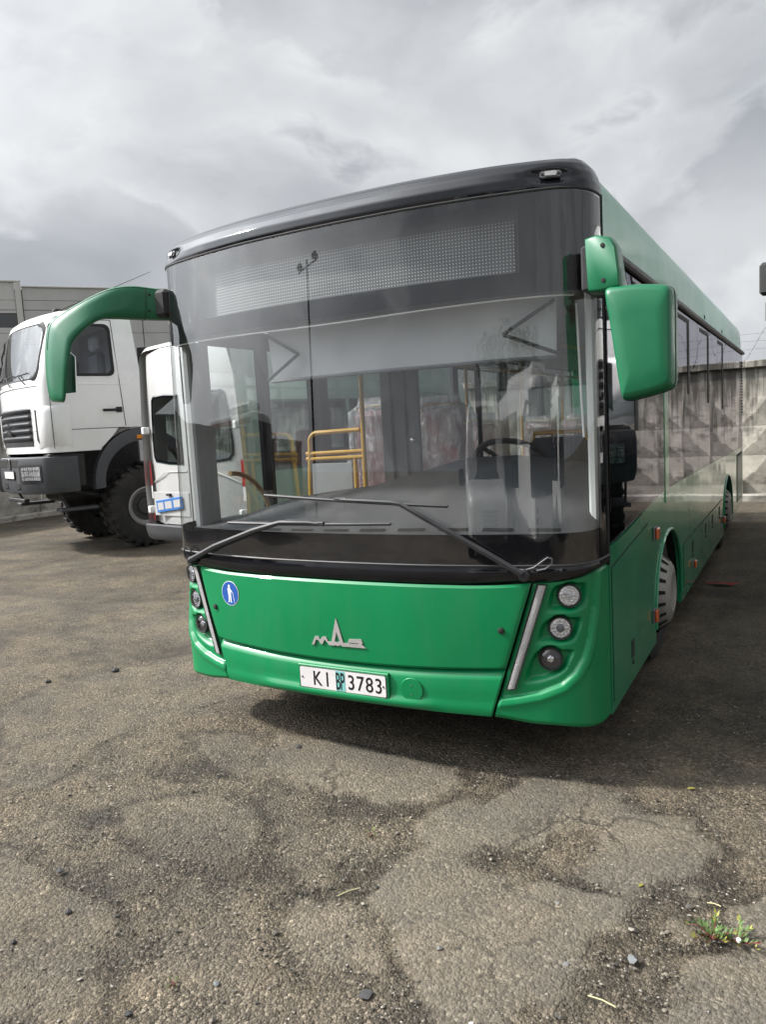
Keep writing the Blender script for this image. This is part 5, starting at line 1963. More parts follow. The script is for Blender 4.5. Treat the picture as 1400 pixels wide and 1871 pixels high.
    for x in (-.55, .05, .60):
        mb = MB(); mb.tube([cab_front(x + .15, 2.64, .03), cab_front(x + .02, 2.72, .04), cab_front(x - .12, 2.80, .03)], .010, 5); wp = B('wiper', mb, 'rubber')
        mb = MB(); mb.tube([cab_front(x - .38, 2.78, .02), cab_front(x + .18, 2.81, .02)], .007, 5); B('blade', mb, 'rubber', wp)
    # bumper
    mb = MB()
    secs = []
    for z, k in ((.985, -.06), (1.0, -.02), (1.10, .0), (1.46, .0), (1.53, -.015), (1.55, -.05)):
        row = []
        for x, y in ((-1.25, -.85), (-1.25, -1.12), (-1.22, -1.26), (-1.14, -1.345), (-.64, -1.545), (-.60, -1.50), (.60, -1.50), (.64, -1.545), (1.14, -1.345), (1.22, -1.26), (1.25, -1.12), (1.25, -.85)):
            n = Vector((x, y + .4, 0)).normalized()
            row.append(Vector((x + n.x * k, y + n.y * k, z)))
        secs.append(row)
    mb.loft(secs, False)
    bm = B('bumper', mb, 'truck_grey', fix=False)
    mb = MB(); mb.box((-1.1, -1.30, .99), (1.1, -.95, 1.54), .02); B('bumper_core', mb, 'chassis', bm)
    for x0, x1 in ((-.55, -.12), (.12, .55)):
        mb = MB(); mb.box((x0, -1.506, 1.40), (x1, -1.499, 1.51)); B('bumper_slot', mb, 'dark', bm)
        mb = MB(); mb.box((x0 + .1, -1.506, 1.06), (x1 - .1, -1.499, 1.14)); B('bumper_slot', mb, 'dark', bm)
    mb = MB(); mb.box((-.08, -1.53, 1.38), (.08, -1.50, 1.53), .01); B('bumper_badge', mb, 'chrome', bm)
    mb = MB(); mb.box((-.27, -1.52, 1.21), (.27, -1.5005, 1.34), .004); pf = B('number_plate', mb, 'rubber')
    mb = MB(); mb.box((-.255, -1.524, 1.222), (.255, -1.5205, 1.328)); B('plate_face', mb, 'plate', pf)
    mb = MB(); mb.box((-.45, -1.46, .84), (.45, -1.38, .90), .01); B('tow_bar', mb, 'chassis')
    # roof fittings
    mb = MB(); mb.box((.55, -.80, 3.722), (.70, -.66, 3.80), .02); B('roof_lamp', mb, 'rubber')
    mb = MB(); mb.tube([(.95, -.80, 3.70), (1.02, -.78, 3.74), (1.30, .55, 4.35)], [.02, .008, .003], 6); B('antenna', mb, 'rubber')
    # cab interior
    for x in (.6, -.6):
        mb = MB(); mb.box((x - .24, -.25, 2.1), (x + .24, -.12, 3.15), .05); se = B('cab_seat', mb, 'grey_plastic')
        mb = MB(); mb.box((x - .14, -.26, 3.17), (x + .14, -.14, 3.40), .04); B('headrest', mb, 'white_panel', se)
        mb = MB(); mb.box((x - .25, -.70, 2.35), (x + .25, -.25, 2.5), .04); B('cushion', mb, 'grey_plastic', se)
    mb = MB(); mb.box((-1.15, -1.15, 2.45), (1.15, -.90, 2.66), .04); B('dashboard', mb, 'dash')
    m4 = axis_m((.6, -.78, 2.80), (0, .5, .85))
    mb = MB(); mb.tube([m4 @ Vector((.22 * math.cos(a), .22 * math.sin(a), 0)) for a in lin(0, 2 * math.pi, 25)[:-1]], .016, 6, closed=True); B('steering_wheel', mb, 'rubber')
    # chassis
    for x in (.42, -.42):
        mb = MB(); mb.box((x - .05, -1.35, .98), (x + .05, 7.0, 1.24), .01); B('frame_rail', mb, 'chassis')
    for y in (1.0, 2.6, 4.9, 6.9):
        mb = MB(); mb.box((-.37, y, 1.0), (.37, y + .1, 1.2)); B('cross_member', mb, 'chassis')
    mb = MB(); mb.box((-.40, -.9, .80), (.40, .5, 1.75), .05); B('engine', mb, 'chassis')
    for y in (.20, 4.3, 5.7):
        mb = MB(); mb.tube([(-.95, y, .65), (-.3, y, .65), (-.2, y, .68), (.2, y, .68), (.3, y, .65), (.95, y, .65)], [.08, .08, .2, .2, .08, .08], 10); B('axle', mb, 'chassis')
        for sg in (1, -1):
            truck_wheel(T, sg * 1.03, y, sg)
    for x in (.66, -.66):
        mb = MB(); mb.tube([(x, -.75, .95), (x, 0, .78), (x, .75, .95)], .045, 6); B('leaf_spring', mb, 'chassis')
    mb = MB(); mb.box((.5, 1.4, .75), (1.15, 2.7, 1.35), .10); B('fuel_tank', mb, 'alu')
    mb = MB(); mb.tube([(.2, .45, 1.3), (.9, .45, 1.3), (.95, .45, 3.0), (.95, .45, 3.2)], .09, 10); B('exhaust_stack', mb, 'chassis')
    return T


TR = make_truck('white off-road truck with dark grey bumper standing behind the green mirror arm', (-8.41, 5.94, 0), math.radians(-21), 'white trucks')
T2 = copy_tree(TR)
T2.location = (3.61, 5.97, 0)
T2.rotation_euler = (0, 0, math.radians(-20))
T2['label'] = 'white truck beside the green bus, only its black mirror edge showing at far right'


# ================================================================== van
def van_ring(y):
    """closed cross-section at y (0 nose .. 6 tail)"""
    zt = float(np.interp(y, [0, .06, .25, .6, 1.0, 1.3, 1.65, 1.95, 2.3, 5.80, 5.95, 6.0], [.80, .98, 1.10, 1.22, 1.32, 1.80, 2.36, 2.66, 2.76, 2.78, 2.75, 2.70]))
    zb = float(np.interp(y, [0, .2, 5.85, 6.0], [.40, .28, .40, .46]))
    ws = float(np.interp(y, [0, .08, .25, .7, 1.2, 5.85, 5.97, 6.0], [.74, .84, .92, .98, 1.0, 1.0, .985, .965]))

    def hw(z):
        return ws * (1.0 - .02 * sst(.9, .4, z) - .115 * max(0, (z - 1.2) / 1.55) ** 1.3)
    zs = [zb, zb + .06, .60, .90, 1.15, 1.24, 1.5, 1.75, 1.98, 2.10]
    zl = [min(z, zt - .10) for z in zs]
    r = min(.16, (zt - zb) * .25)
    pts = [(hw(z), z) for z in zl]
    z1 = zt - r
    pts = [(min(x, hw(z)), min(z, z1)) for x, z in pts]
    x1 = hw(z1)
    for a in lin(0, 90, 6):
        pts.append((x1 - r + r * math.cos(math.radians(a)), z1 + r * math.sin(math.radians(a))))
    pts.append((x1 * .4, zt + .012))
    right = [Vector((-x, y, z)) for x, z in pts][::-1]
    return [Vector((x, y, z)) for x, z in pts] + right


def make_van(label, loc, rz, group=None, rear=True):
    V = empty('van', loc, rz, label, 'van', group)
    B = lambda name, mb, mat, parent=None, smooth=35.0, fix=True: mb.build(name, M[mat] if isinstance(mat, str) else mat, parent or V, smooth, fix)
    ys = [0, .03, .08, .16, .25, .4, .6, .8, 1.0, 1.15, 1.3, 1.48, 1.65, 1.8, 1.95, 2.1, 2.3, 2.55, 2.75, 3.2, 3.7, 4.2, 4.32, 4.8, 5.3, 5.62, 5.80, 5.88, 5.95, 5.985, 6.0]
    rings = [van_ring(y) for y in ys]
    n = len(rings[0])
    wy = [(1.95, 2.55), (2.75, 4.2), (4.32, 5.62)]

    def skip(i, k):
        a, b_ = ys[i], ys[i + 1]
        if any(p - .001 <= a and b_ <= q + .001 for p, q in wy):
            if 5 <= k < 8 or n - 1 - 8 <= k < n - 1 - 5:
                return True
        return False
    mb = MB(); mb.loft(rings, True, True, False, skip)
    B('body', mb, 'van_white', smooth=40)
    mb = MB(); mb.box((-.9, .5, .5), (.9, 5.9, .56)); B('floor', mb, 'chassis')
    mb = MB(); mb.box((-.80, 1.9, 2.60), (.80, 5.85, 2.63)); B('roof_lining', mb, 'lining')
    for sg in (1, -1):
        for p, q in wy:
            mb = MB()
            mb.sheet(lambda y, z: Vector((sg * (van_half(z) + .004), y, z)), [p - .03, (p + q) / 2, q + .03], [1.21, 1.35, 1.5, 1.75, 1.98, 2.01]); B('side_window', mb, 'van_glass', fix=False)
        mb = MB(); mb.tube([Vector((sg * (van_half(z) + .001), y, z)) for y, z in ((1.62, .55), (1.70, 1.2), (1.98, 2.05), (2.62, 2.08), (2.66, .5))], .005, 4); B('door_joint', mb, 'rubber')
        for y in (1.0, 4.7):
            m4 = axis_m((sg * .86, y, .345), (sg, 0, 0))
            mb = MB(); mb.lathe([(.20, -.10), (.30, -.11), (.34, -.09), (.345, 0), (.34, .09), (.30, .11), (.20, .10)], m4, 32, caps=False); w = B('wheel', mb, 'tyre')
            mb = MB(); mb.lathe([(.21, .09), (.20, .07), (.08, .10), (.0, .105)], m4, 24); B('rim', mb, 'rim', w)
            mb = MB(); mb.prism([(y + .42 * math.cos(a), .34 + .42 * math.sin(a)) for a in lin(0, math.pi, 16)], lambda a, b_, t: Vector((sg * (.955 + t), a, b_)), 0, .045); B('wheel_arch', mb, 'chassis')
        mb = MB(); mb.tube([(sg * .98, 1.95, 1.28), (sg * 1.12, 1.88, 1.32)], .03, 6); wm = B('wing_mirror', mb, 'rubber')
        mb = MB(); mb.box((sg * 1.16 - .09, 1.80, 1.20), (sg * 1.16 + .09, 1.92, 1.52), .03); B('mirror_shell', mb, 'rubber', wm)
        # headlamp
        mb = MB(); mb.add([(sg * .45, .04, .80), (sg * .74, .10, .84), (sg * .90, .30, 1.02), (sg * .62, .17, 1.0), (sg * .45, .07, .93)], [(0, 1, 2, 3, 4)]); B('headlamp', mb, 'reflector', fix=False)
        # tail lamp, hinges and rear door leaf
        for z0, z1, mt in ((.62, .80, 'red_lens'), (.90, 1.06, 'sign_white'), (1.06, 1.20, 'red_lens'), (1.20, 1.36, 'red_lens')):
            mb = MB()
            mb.sheet(lambda u, z: Vector((sg * u, 6.050 - .10 * (u / .9) ** 4 + .006 * math.sin((u - .87) * 30), z)), lin(.872, .966, 6), [z0, z0 + .01, z1 - .01, z1]); 
            B('tail_lamp', mb, mt, fix=False)
        X0, X1 = .012, .955
        zz0, zz1 = .56, 2.66
        outer = [(X0, zz0), (X0, 1.2), (X0, 1.9), (X0, zz1 + .04), (.40, zz1 + .04), (.76, zz1), (.86, 2.2), (.91, 1.9), (.945, 1.4), (X1, 1.0), (X1, zz0 + .05), (.45, zz0)]
        inner = [(.10, 1.32), (.10, 1.6), (.10, 1.9), (.11, 2.13), (.40, 2.15), (.66, 2.14), (.71, 2.10), (.745, 1.9), (.775, 1.55), (.77, 1.42), (.72, 1.36), (.40, 1.33)]
        bul = lambda x, z: 6.0 + .012 - .10 * (x / .9) ** 4
        mb = MB(); loop_ring(mb, [Vector((sg * x, bul(x, z), z)) for x, z in outer], [Vector((sg * x, bul(x, z) + .004, z)) for x, z in inner],
                             [Vector((sg * (x + (a - x) * .04), bul(x, z) + .008, z + (b_ - z) * .04)) for (x, z), (a, b_) in zip(outer, inner)])
        d = B('rear_door', mb, 'van_white', smooth=25)
        mb = MB(); mb.add([Vector((sg * (x + (x - .42) * .03), bul(x, z) + .006, z + (z - 1.75) * .03)) for x, z in inner], [tuple(range(len(inner)))]); B('rear_window', mb, 'van_glass', d, smooth=None)
        mb = MB(); loop_ring(mb, [Vector((sg * x, bul(x, z) + .009, z)) for x, z in inner], [Vector((sg * (x + (.42 - x) * .10), bul(x, z) + .009, z + (1.75 - z) * .06)) for x, z in inner]); B('window_border', mb, 'frit', d)
        for z in (1.70, .72):
            mb = MB(); mb.box((min(sg * .85, sg * .915), 5.94, z), (max(sg * .85, sg * .915), 6.03, z + .09), .012); B('hinge', mb, 'sign_white', d)
        mb = MB(); mb.tube([(sg * x, bul(x, 1) + .012, z) for x, z in ((.04, 1.24), (.5, 1.23), (.84, 1.10))], .006, 5); B('door_crease', mb, 'van_white', d)
    # rear bumper, plate recess with hanging frame
    mb = MB()
    rows = []
    for z, k in ((.40, -.03), (.43, .0), (.50, .02), (.585, .03), (.60, .0)):
        rows.append([Vector((x, y + k, z)) for x, y in ((-.985, 5.75), (-.98, 5.95), (-.93, 6.04), (-.8, 6.085), (0, 6.11), (.8, 6.085), (.93, 6.04), (.98, 5.95), (.985, 5.75))])
    mb.loft(rows, False); B('rear_bumper', mb, 'truck_grey', fix=False)
    mb = MB(); mb.box((-.55, 6.0, .40), (.55, 6.02, .60)); B('tail_panel', mb, 'chassis')
    mb = MB(); mb.box((.04, 6.023, .70), (.76, 6.028, .99), .002); rc = B('plate_recess', mb, 'van_white')
    m4 = Matrix.Translation((.42, 6.036, .84)) @ Matrix.Rotation(math.radians(7), 4, 'Y')
    mb = MB(); mb.box((-.27, 0, -.075), (.27, .012, .075), .004, m4); pf = B('plate_frame', mb, 'blue_frame')
    for a, b_ in ((-.23, -.09), (-.05, .09), (.12, .24)):
        mb = MB(); mb.box((a, .0125, -.045), (b_, .014, .045), 0, m4); B('frame_window', mb, 'van_white', pf, smooth=None)
    mb = MB(); mb.box((.38, 6.028, .945), (.46, 6.06, .975), .006); B('plate_lamp', mb, 'rubber')
    # windscreen and grille
    mb = MB()
    mb.sheet(lambda u, v: van_screen(u, v), lin(-1, 1, 15), lin(0, 1, 10)); B('windscreen', mb, 'black_glass', fix=False)
    for k in range(4):
        z = .60 + k * .075
        mb = MB(); mb.tube([(-.40, -.005 - .02, z), (0, -.03, z - .01), (.40, -.025, z)], .022, 6); B('grille_bar', mb, 'truck_grey')
    mb = MB(); mb.tube([(-.80, .10, .46), (-.5, -.02, .44), (0, -.04, .44), (.5, -.02, .44), (.80, .10, .46)], .07, 8); B('front_bumper', mb, 'truck_grey')
    for y in (2.4, 3.4, 4.4):
        for x in (-.5, .5):
            mb = MB(); mb.box((x - .3, y, .56), (x + .3, y + .12, 1.65), .05); B('van_seat', mb, 'red' if y > 3 else 'seat_blue')
    return V


def van_half(z):
    return 1.0 - .02 * sst(.9, .4, z) - .115 * max(0, (z - 1.2) / 1.55) ** 1.3


def van_screen(u, v):
    y = .98 + .92 * v
    zt = float(np.interp(y, [1.0, 1.3, 1.65, 1.95], [1.32, 1.80, 2.36, 2.66]))
    w = (van_half(zt) - .07)
    return Vector((u * w, y + .10 * u * u - .035, zt + .03 - .05 * u * u))


vang = math.radians(180 - 11)
VN = make_van('white van seen from behind at the bus side, blue plate frame hanging on its door', (0, 0, 0), vang, 'white vans')
# put the tail's left corner where it shows beside the bus
tail = Matrix.Rotation(vang, 3, 'Z') @ Vector((.97, 6.0, 0))
VN.scale = (1.05, 1.05, 1.05)
VN.location = Vector((-5.53, 4.07, 0)) - tail * 1.05
V2 = copy_tree(VN)
V2.scale = (1, 1, 1)
V2.location = (.95, -8.6, 0)
V2.rotation_euler = (0, 0, math.radians(176))
V2['label'] = 'white van facing the bus, mirrored in the middle of its windscreen'


# ================================================================== white buses behind the photographer (seen mirrored in the glass)
def make_coach(label, loc, rz, stripe=False, L=9.5):
    K = empty('city_bus', loc, rz, label, 'bus', 'parked buses mirrored in the windscreen')
    B = lambda name, mb, mat, parent=None, smooth=35.0, fix=True: mb.build(name, M[mat] if isinstance(mat, str) else mat, parent or K, smooth, fix)

    def ring(z, k=0.0, off=0.0):
        w = 1.27 - k + off
        out = []
        for x in lin(-.95, .95, 9):
            out.append(Vector((x * (w / 1.27), .10 * x * x + k - off, z)))
        out += [Vector((w - .12, .20 + k - off, z)), Vector((w, .45, z)), Vector((w, 1.2, z)), Vector((w, L - .3, z)), Vector((w - .1, L - k, z)), Vector((-w + .1, L - k, z)), Vector((-w, L - .3, z)), Vector((-w, 1.2, z)), Vector((-w, .45, z)), Vector((-w + .12, .20 + k - off, z))]
        return out
    mb = MB(); mb.loft([ring(.32, .03), ring(.36), ring(1.0), ring(2.6), ring(2.82, .03), ring(2.92, .10), ring(2.95, .25)], True, True, True); B('body', mb, 'white')
    r0, r1, r2 = ring(1.02, 0, .008), ring(2.0, 0, .008), ring(2.72, 0, .008)
    idx = [17, 18] + list(range(0, 11))
    mb = MB(); mb.loft([[r[i] for i in idx] for r in (r0, r1, r2)], False); B('windscreen', mb, 'black_glass', fix=False)
    for sg in (1, -1):
        nwin = 5
        for k in range(nwin):
            a = 1.3 + (L - 1.8) * k / nwin; b_ = 1.3 + (L - 1.8) * (k + 1) / nwin - .06
            mb = MB(); mb.box((min(sg * 1.262, sg * 1.277), a, 1.76 if stripe else 1.15), (max(sg * 1.262, sg * 1.277), b_, 2.60 if stripe else 2.45), .004); B('side_window', mb, 'black_glass')
        if stripe:
            for z0, z1 in ((1.12, 1.72), (2.66, 2.80)):
                mb = MB(); mb.box((min(sg * 1.262, sg * 1.276), .6, z0), (max(sg * 1.262, sg * 1.276), L - .4, z1), .003); B('red_stripe', mb, 'red_paint')
        for z in (.50, .66, .82):
            m4 = axis_m((sg * 1.02, .125, z), (sg * .3, -1, 0)); mb = MB(); mb.lathe([(.065, -.02), (.06, .02), (.0, .03)], m4, 16); B('headlamp', mb, 'grey_plastic')
        for y in (2.3, L - 2.6):
            m4 = axis_m((sg * 1.13, y, .48), (sg, 0, 0))
            mb = MB(); mb.lathe([(.28, -.13), (.44, -.13), (.48, -.08), (.48, .08), (.44, .13), (.28, .13)], m4, 28, caps=False); w = B('wheel', mb, 'tyre')
            mb = MB(); mb.lathe([(.29, .11), (.27, .10), (.12, .16), (0, .165)], m4, 20); B('hub_cap', mb, 'hub', w)
            mb = MB(); mb.prism([(y + .56 * math.cos(a), .34 + .56 * math.sin(a)) for a in lin(0, math.pi, 16)], lambda a, b_, t: Vector((sg * (1.265 + t), a, b_)), 0, .012); B('wheel_arch', mb, 'chassis')
        mb = MB(); mb.tube([(sg * 1.2, .4, 2.5), (sg * 1.45, .1, 2.5), (sg * 1.5, .05, 2.3)], .04, 6); ar = B('mirror_arm', mb, 'white')
        mb = MB(); mb.box((sg * 1.5 - .11, -.02, 1.85), (sg * 1.5 + .11, .12, 2.3), .03); B('mirror_shell', mb, 'white', ar)
    mb = MB(); mb.box((-.85, 1.2, 2.955), (.85, 4.2, 3.28), .10); B('roof_unit', mb, 'white')
    mb = MB(); mb.box((-.3, -.012, .42), (.3, -.002, .54)); B('number_plate', mb, 'plate')
    mb = MB(); mb.tube([(-.82, -.0 + .06, 1.0), (-.80, .055, .36)], .006, 4); B('flap_joint', mb, 'rubber')
    mb = MB(); mb.tube([(.82, .06, 1.0), (.80, .055, .36)], .006, 4); B('flap_joint', mb, 'rubber')
    return K


make_coach('white bus with black windscreen mirrored right of the van in the windscreen', (3.75, -8.3, 0), math.radians(172))
make_coach('white bus mirrored near the right edge of the windscreen', (8.6, -8.9, 0), math.radians(170))
make_coach('red-striped white bus parked sideways, mirrored in the left half of the windscreen', (-11.2, -10.6, 0), math.radians(90 - 2), True)


# ================================================================== trees and a lamp post, also only mirrored
def tree(loc, h, r, label, seed):
    T = empty('tree', loc, 0, label, 'tree', 'trees behind the yard')
    rr = random.Random(seed)
    bark = M.setdefault('bark', pbr('bark', (.06, .05, .04), .9, var=.3, bump=.5, bscale=30))
    leaf = M.setdefault('leaf', pbr('leaf', (.05, .085, .03), .6, var=.35, vscale=2))
    mb = MB(); mb.tube([(0, 0, 0), (.1, 0, h * .3), (0, .1, h * .6), (.05, 0, h * .9)], [.22, .17, .10, .03], 8)
    for k in range(9):
        a = rr.uniform(0, 6.28); z = h * rr.uniform(.3, .7)
        mb.tube([(0, 0, z), (r * .5 * math.cos(a), r * .5 * math.sin(a), z + h * .14), (r * .85 * math.cos(a), r * .85 * math.sin(a), z + h * .2)], [.08, .05, .015], 5)
    mb.build('trunk', bark, T)
    mb = MB()
    cl = [(rr.uniform(-1, 1) * r * .75, rr.uniform(-1, 1) * r * .75, h * rr.uniform(.42, .95), r * rr.uniform(.25, .45)) for _ in range(22)]
    for _ in range(3200):
        cx_, cy_, cz_, cr = rr.choice(cl)
        d = Vector((rr.gauss(0, 1), rr.gauss(0, 1), rr.gauss(0, 1))).normalized() * cr * rr.uniform(.5, 1) ** .5
        p = Vector((cx_, cy_, cz_)) + d
        u = Vector((rr.gauss(0, 1), rr.gauss(0, 1), rr.gauss(0, 1))).normalized() * .11
        v = u.orthogonal().normalized() * .07
        mb.add([p - u, p + v, p + u, p - v], [(0, 1, 2, 3)])
    mb.build('crown', leaf, T, None, False)


tree((1.8, -27, 0), 6.4, 2.6, 'broad green tree mirrored above the white van', 3)
tree((6.0, -29, 0), 7.2, 2.8, 'taller green tree mirrored above the white bus', 4)
mb = MB(); mb.tube([(0, 0, 0), (0, 0, 8.2)], [.09, .06], 10)
mb.tube([(-1.1, 0, 8.0), (1.1, 0, 8.0)], .035, 6)
lp = empty('lamp_post', (-12.2, -17.0, 0), .3, 'yard lamp post with two floodlights, mirrored in the upper windscreen', 'lamp post')
mb.build('mast', M['chassis'], lp)
for q in (-.9, .9):
    mb = MB(); mb.lathe([(.06, 0), (.22, -.12), (.24, -.2)], Matrix.Translation((q, 0, 8.3)), 16); mb.build('floodlight', M['chassis'], lp)


# ================================================================== loose things on the ground
def pebble(r, rr, flat=.6):
    base = [(1, 0, 0), (-1, 0, 0), (0, 1, 0), (0, -1, 0), (0, 0, 1), (0, 0, -1), (.6, .6, .5), (-.6, .6, .5), (-.6, -.6, .5), (.6, -.6, .5), (.6, .6, -.5), (-.6, .6, -.5), (-.6, -.6, -.5), (.6, -.6, -.5)]
    vs = []
    sx, sy, sz = rr.uniform(.8, 1.35), rr.uniform(.7, 1.1), flat * rr.uniform(.7, 1.1)
    an = rr.uniform(0, 6.28); ca, sa = math.cos(an), math.sin(an)
    for x, y, z in base:
        k = rr.uniform(.78, 1.15)
        x, y, z = x * k * sx, y * k * sy, z * k * sz
        vs.append(((x * ca - y * sa) * r, (x * sa + y * ca) * r, z * r))
    fs = [(4, 0, 6), (4, 6, 2), (4, 2, 7), (4, 7, 1), (4, 1, 8), (4, 8, 3), (4, 3, 9), (4, 9, 0),
          (5, 10, 0), (5, 2, 10), (5, 11, 2), (5, 1, 11), (5, 12, 1), (5, 3, 12), (5, 13, 3), (5, 0, 13),
          (0, 10, 6), (6, 10, 2), (2, 11, 7), (7, 11, 1), (1, 12, 8), (8, 12, 3), (3, 13, 9), (9, 13, 0)]
    return vs, fs


def stone_mat(name, col):
    return pbr(name, col, .88, var=.25, vscale=40, bump=.4, bscale=250, rvar=.04)


M['stone'] = stone_mat('stone_grey', (.17, .165, .155))
M['stone_blue'] = stone_mat('stone_bluish', (.15, .16, .165))
M['stone_dark'] = stone_mat('stone_dark', (.055, .055, .056))


def gravel_mat():
    m, t = newmat('gravel_grains')
    L = t.links.new
    out = nd(t, 'ShaderNodeOutputMaterial')
    b = nd(t, 'ShaderNodeBsdfPrincipled', Roughness=.9)
    b.inputs['Specular IOR Level'].default_value = .25
    g = nd(t, 'ShaderNodeNewGeometry')
    c = ramp(t, g.outputs['Random Per Island'], [(0, (.05, .049, .046)), (.3, (.10, .092, .08)), (.6, (.17, .15, .122)), (.85, (.24, .21, .17)), (.97, (.32, .30, .27)), (1, (.45, .43, .40))])
    L(c, b.inputs['Base Color'])
    L(b.outputs[0], out.inputs['Surface'])
    return m


def gravel():
    rr = random.Random(11)
    nprng = np.random.RandomState(5)
    V, F = [], []
    protos = [pebble(1.0, rr, .62) for _ in range(14)]
    n = 15000
    ang = nprng.uniform(0, 1, n * 6)
    xs = nprng.uniform(-3.2, 3.0, n * 6); ys = nprng.uniform(-2.4, 2.4, n * 6)
    # keep what lies in the camera's wedge, thinner with distance
    dx, dy = xs - CAM.x, ys - CAM.y
    az = np.arctan2(-dx, dy)
    dist = np.hypot(dx, dy)
    dark, patch, mid = ground_fields(xs, ys)
    keep = (az > YAW - .52) & (az < YAW + .58) & (ang < np.clip((2.0 / dist) ** 2, .05, 1) * (.22 + .9 * np.clip(dark + (mid - .4), 0, 1)) * (1 - .75 * patch)) & (dist < 4.8)
    # not under the bus
    keep &= ~((ys > .5) & (np.abs(xs) < 1.2))
    ks = np.where(keep)[0][:n]
    nv = 0
    for k in ks:
        vs, fs = protos[rr.randrange(14)]
        r = .0032 * math.exp(rr.gauss(0, .42)) * (1 + .5 * (rr.random() < .05))
        z = .001
        V += [(a * r + xs[k], b_ * r + ys[k], c_ * r + z) for a, b_, c_ in vs]
        F += [(f[0] + nv, f[1] + nv, f[2] + nv) for f in fs]
        nv += len(vs)
    me = bpy.data.meshes.new('gravel')
    me.from_pydata(V, [], F)
    me.polygons.foreach_set('use_smooth', [True] * len(me.polygons))
    me.set_sharp_from_angle(angle=math.radians(50))
    o = bpy.data.objects.new('gravel', me)
    me.materials.append(gravel_mat())
    COL.objects.link(o)
    tag(o, 'loose grit and small stones scattered over the worn asphalt', 'gravel', kind='stuff')


gravel()

STONES = [(.934, -1.402, .026, 'stone_dark', .35, 'flat dark slab of broken asphalt near the bottom edge'),
          (1.634, -.913, .016, 'stone_blue', .8, 'bluish grey stone left of the green weed'),
          (1.053, -1.119, .014, 'stone', .6, 'pale rounded stone lying on the smooth patch in the foreground'),
          (1.34, -.727, .011, 'stone', .6, 'small pale stone between the foreground cracks'),
          (-.281, -1.509, .017, 'stone_dark', .6, 'larger dark stone in the lower left gravel'),
          (-.32, -1.708, .016, 'stone_dark', .6, 'dark stone at the left edge near the bottom corner'),
          (-.543, -1.338, .018, 'stone_dark', .6, 'dark stone in the gravel left of the damp band'),
          (-.328, .037, .022, 'stone_dark', .5, 'dark stone just in front of the bus shadow'),
          (-2.457, .665, .032, 'stone_dark', .6, 'black lump left of the bus bumper'),
          (-2.75, .30, .028, 'stone_dark', .6, 'smaller black lump farther left of the bus bumper'),
          (.316, -1.772, .013, 'stone_dark', .6, 'small dark stone at the bottom edge'),
          (.477, -1.56, .012, 'stone_blue', .6, 'small grey stone above the bottom edge'),
          (1.45, -1.02, .013, 'stone', .5, 'flat pale stone in the dark grit at lower right')]
for x, y, r, mt, fl, lb in STONES:
    rr = random.Random(int(abs(x * 1000 + y * 77)))
    mb = MB()
    vs, fs = pebble(r, rr, fl)
    mb.add(vs, fs)
    o = mb.build('stone', M[mt], None, 40)
    o.location = (x, y, r * fl * .45)
    tag(o, lb, 'stone', 'stones lying in the yard')

# weed clump
M['weed'] = pbr('weed_leaf', (.075, .14, .03), .55, var=.35, vscale=25)
M['weed_yellow'] = pbr('weed_yellow', (.24, .23, .04), .6, var=.2, vscale=25)
M['weed_red'] = pbr('weed_red', (.16, .035, .03), .6, var=.25)


def weed(loc, stems, label, size=1.0, seed=1):
    W = empty('weed', loc, 0, label, 'weed')
    rr = random.Random(seed)
    for k in range(stems):
        a = 6.28 * k / stems + rr.uniform(-.4, .4)
        ln = size * rr.uniform(.06, .13)
        pts = [Vector((0, 0, 0)), Vector((math.cos(a) * ln * .5, math.sin(a) * ln * .5, ln * rr.uniform(.18, .42))), Vector((math.cos(a) * ln, math.sin(a) * ln, ln * rr.uniform(.2, .62)))]
        mb = MB(); mb.tube(pts, [.0022, .0018, .001], 5); st = mb.build('stem', M['weed_red'], W)
        nl = rr.randint(9, 13)
        for q in range(nl):
            t = .15 + .85 * q / (nl - 1)
            p = pts[0].lerp(pts[1], t * 2) if t < .5 else pts[1].lerp(pts[2], t * 2 - 1)
            b_ = a + rr.uniform(-1.3, 1.3)
            le = size * rr.uniform(.022, .046)
            d = Vector((math.cos(b_), math.sin(b_), rr.uniform(.4, 1.5))).normalized()
            u = d.cross(Vector((0, 0, 1))).normalized() * le * .20
            n = Vector((0, 0, .12 * le))
            mb = MB(); mb.add([p, p + d * le * .45 + u - n, p + d * le, p + d * le * .45 - u - n, p + d * le * .5], [(0, 1, 4), (1, 2, 4), (2, 3, 4), (3, 0, 4)])
            mb.build('leaf', M['weed_yellow'] if t > .85 and rr.random() < .7 else (M['weed_red'] if rr.random() < .06 else M['weed']), st, 60, False)
    return W


weed((1.845, -.705, .0), 9, 'green weed with red stems growing from the cracked asphalt at lower right', .62, 5)
weed((1.915, -.695, .0), 8, 'second green weed with yellowing tips beside the pale leaf', .66, 8)
weed((.494, -.596, 0), 4, 'tiny green weed in the middle of the foreground', .28, 3)
weed((.35, -1.62, 0), 4, 'tiny green weed near the bottom edge', .25, 4)


def leaf_thing(name, loc, pts, mat, label, cat, rz=0.0):
    mb = MB()
    n = len(pts)
    mb.add([(a, b_, .006 + .25 * abs(b_)) for a, b_ in pts] + [(a, b_, .005 + .25 * abs(b_)) for a, b_ in pts],
           [tuple(range(n)), tuple(range(2 * n - 1, n - 1, -1))] + [(k, (k + 1) % n, n + (k + 1) % n, n + k) for k in range(n)])
    o = mb.build(name, mat, None, None)
    o.location = loc
    o.rotation_euler = (0, 0, rz)
    return tag(o, label, cat)


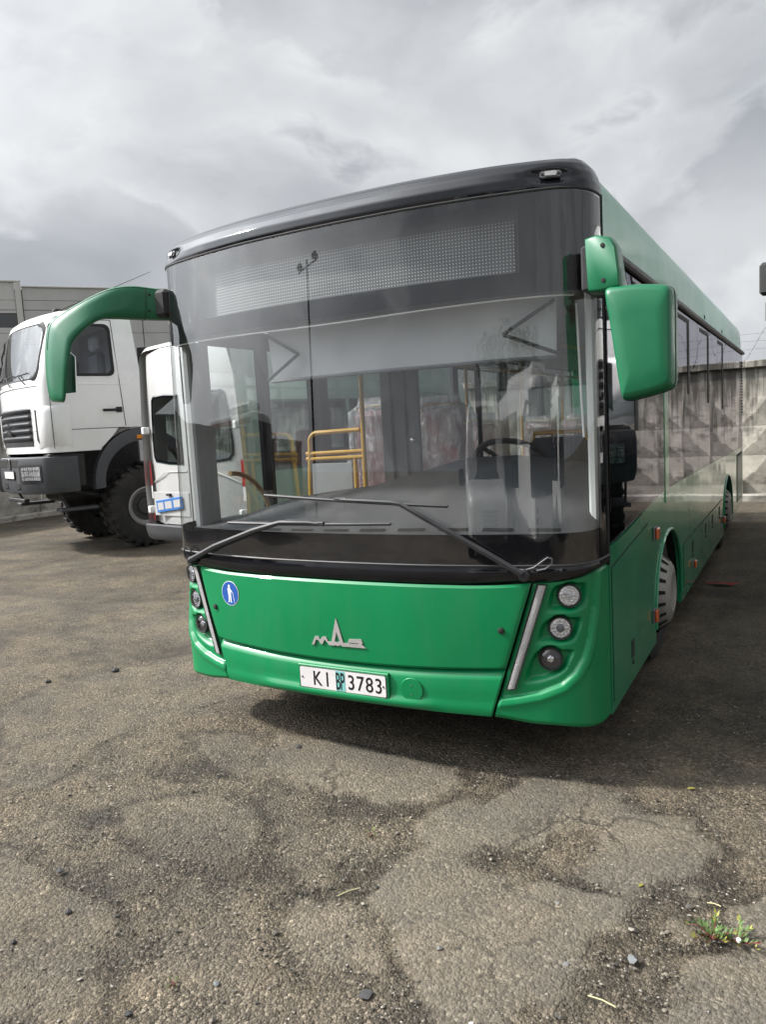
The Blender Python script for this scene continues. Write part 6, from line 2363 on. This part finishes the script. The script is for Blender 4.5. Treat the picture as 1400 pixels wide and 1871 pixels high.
LF = [(-.02, 0), (-.008, .008), (.006, .009), (.022, 0), (.006, -.009), (-.008, -.008)]
leaf_thing('fallen_leaf', (1.655, .328, 0), LF, M['weed_yellow'], 'yellow fallen leaf at the edge of the bus shadow', 'leaf', .4)
leaf_thing('fallen_leaf', (1.585, -.509, 0), [(a * .7, b_ * .7) for a, b_ in LF], M['weed_yellow'], 'small yellow leaf scrap near the foreground cracks', 'leaf', 1.1)
leaf_thing('fallen_leaf', (1.925, -.715, .02), [(a * .8, b_ * .8) for a, b_ in LF], M['sign_white'], 'pale dry leaf caught in the weed', 'leaf', 1.7)
M['straw'] = pbr('straw', (.50, .46, .26), .6, var=.2)
for loc, ln, rz, lb in (((1.587, -1.134, .006), .085, -.15, 'pale green straw lying at the lower right'), ((1.834, -.524, .006), .045, -.1, 'short white twig beside the small round patch'), ((.62, -.98, .006), .09, .95, 'thin yellow straw on the damp gravel')):
    mb = MB(); mb.tube([(-ln / 2, 0, 0), (0, .003, .003), (ln / 2, 0, .001)], .0022, 6)
    o = mb.build('twig', M['straw'], None); o.location = loc; o.rotation_euler = (0, 0, rz); tag(o, lb, 'twig')
mb = MB()
rr = random.Random(9)
for k in range(1):
    pts = [(.22 * math.cos(a) * rr.uniform(.5, 1), .06 * math.sin(a) * rr.uniform(.6, 1)) for a in lin(0, 6.28, 14)[:-1]]
    mb.add([(a, b_, .012 + rr.uniform(0, .02)) for a, b_ in pts] + [(0, 0, .035)], [(i, (i + 1) % 13, 13) for i in range(13)])
o = mb.build('litter', pbr('red_rag', (.22, .035, .03), .9, var=.3), None); o.location = (1.40, 4.75, 0); tag(o, 'dark red rag lying on the shaded asphalt beside the bus', 'rag')

# real mesh lettering
dg = bpy.context.evaluated_depsgraph_get()
for o in [o for o in bpy.data.objects if o.type == 'FONT']:
    me = bpy.data.meshes.new_from_object(o.evaluated_get(dg))
    c = bpy.data.objects.new('lettering', me)
    COL.objects.link(c)
    c.parent = o.parent
    c.location, c.rotation_euler, c.scale = o.location, o.rotation_euler, o.scale
    cu = o.data
    bpy.data.objects.remove(o)
    c.name = 'lettering'
bpy.context.view_layer.update()
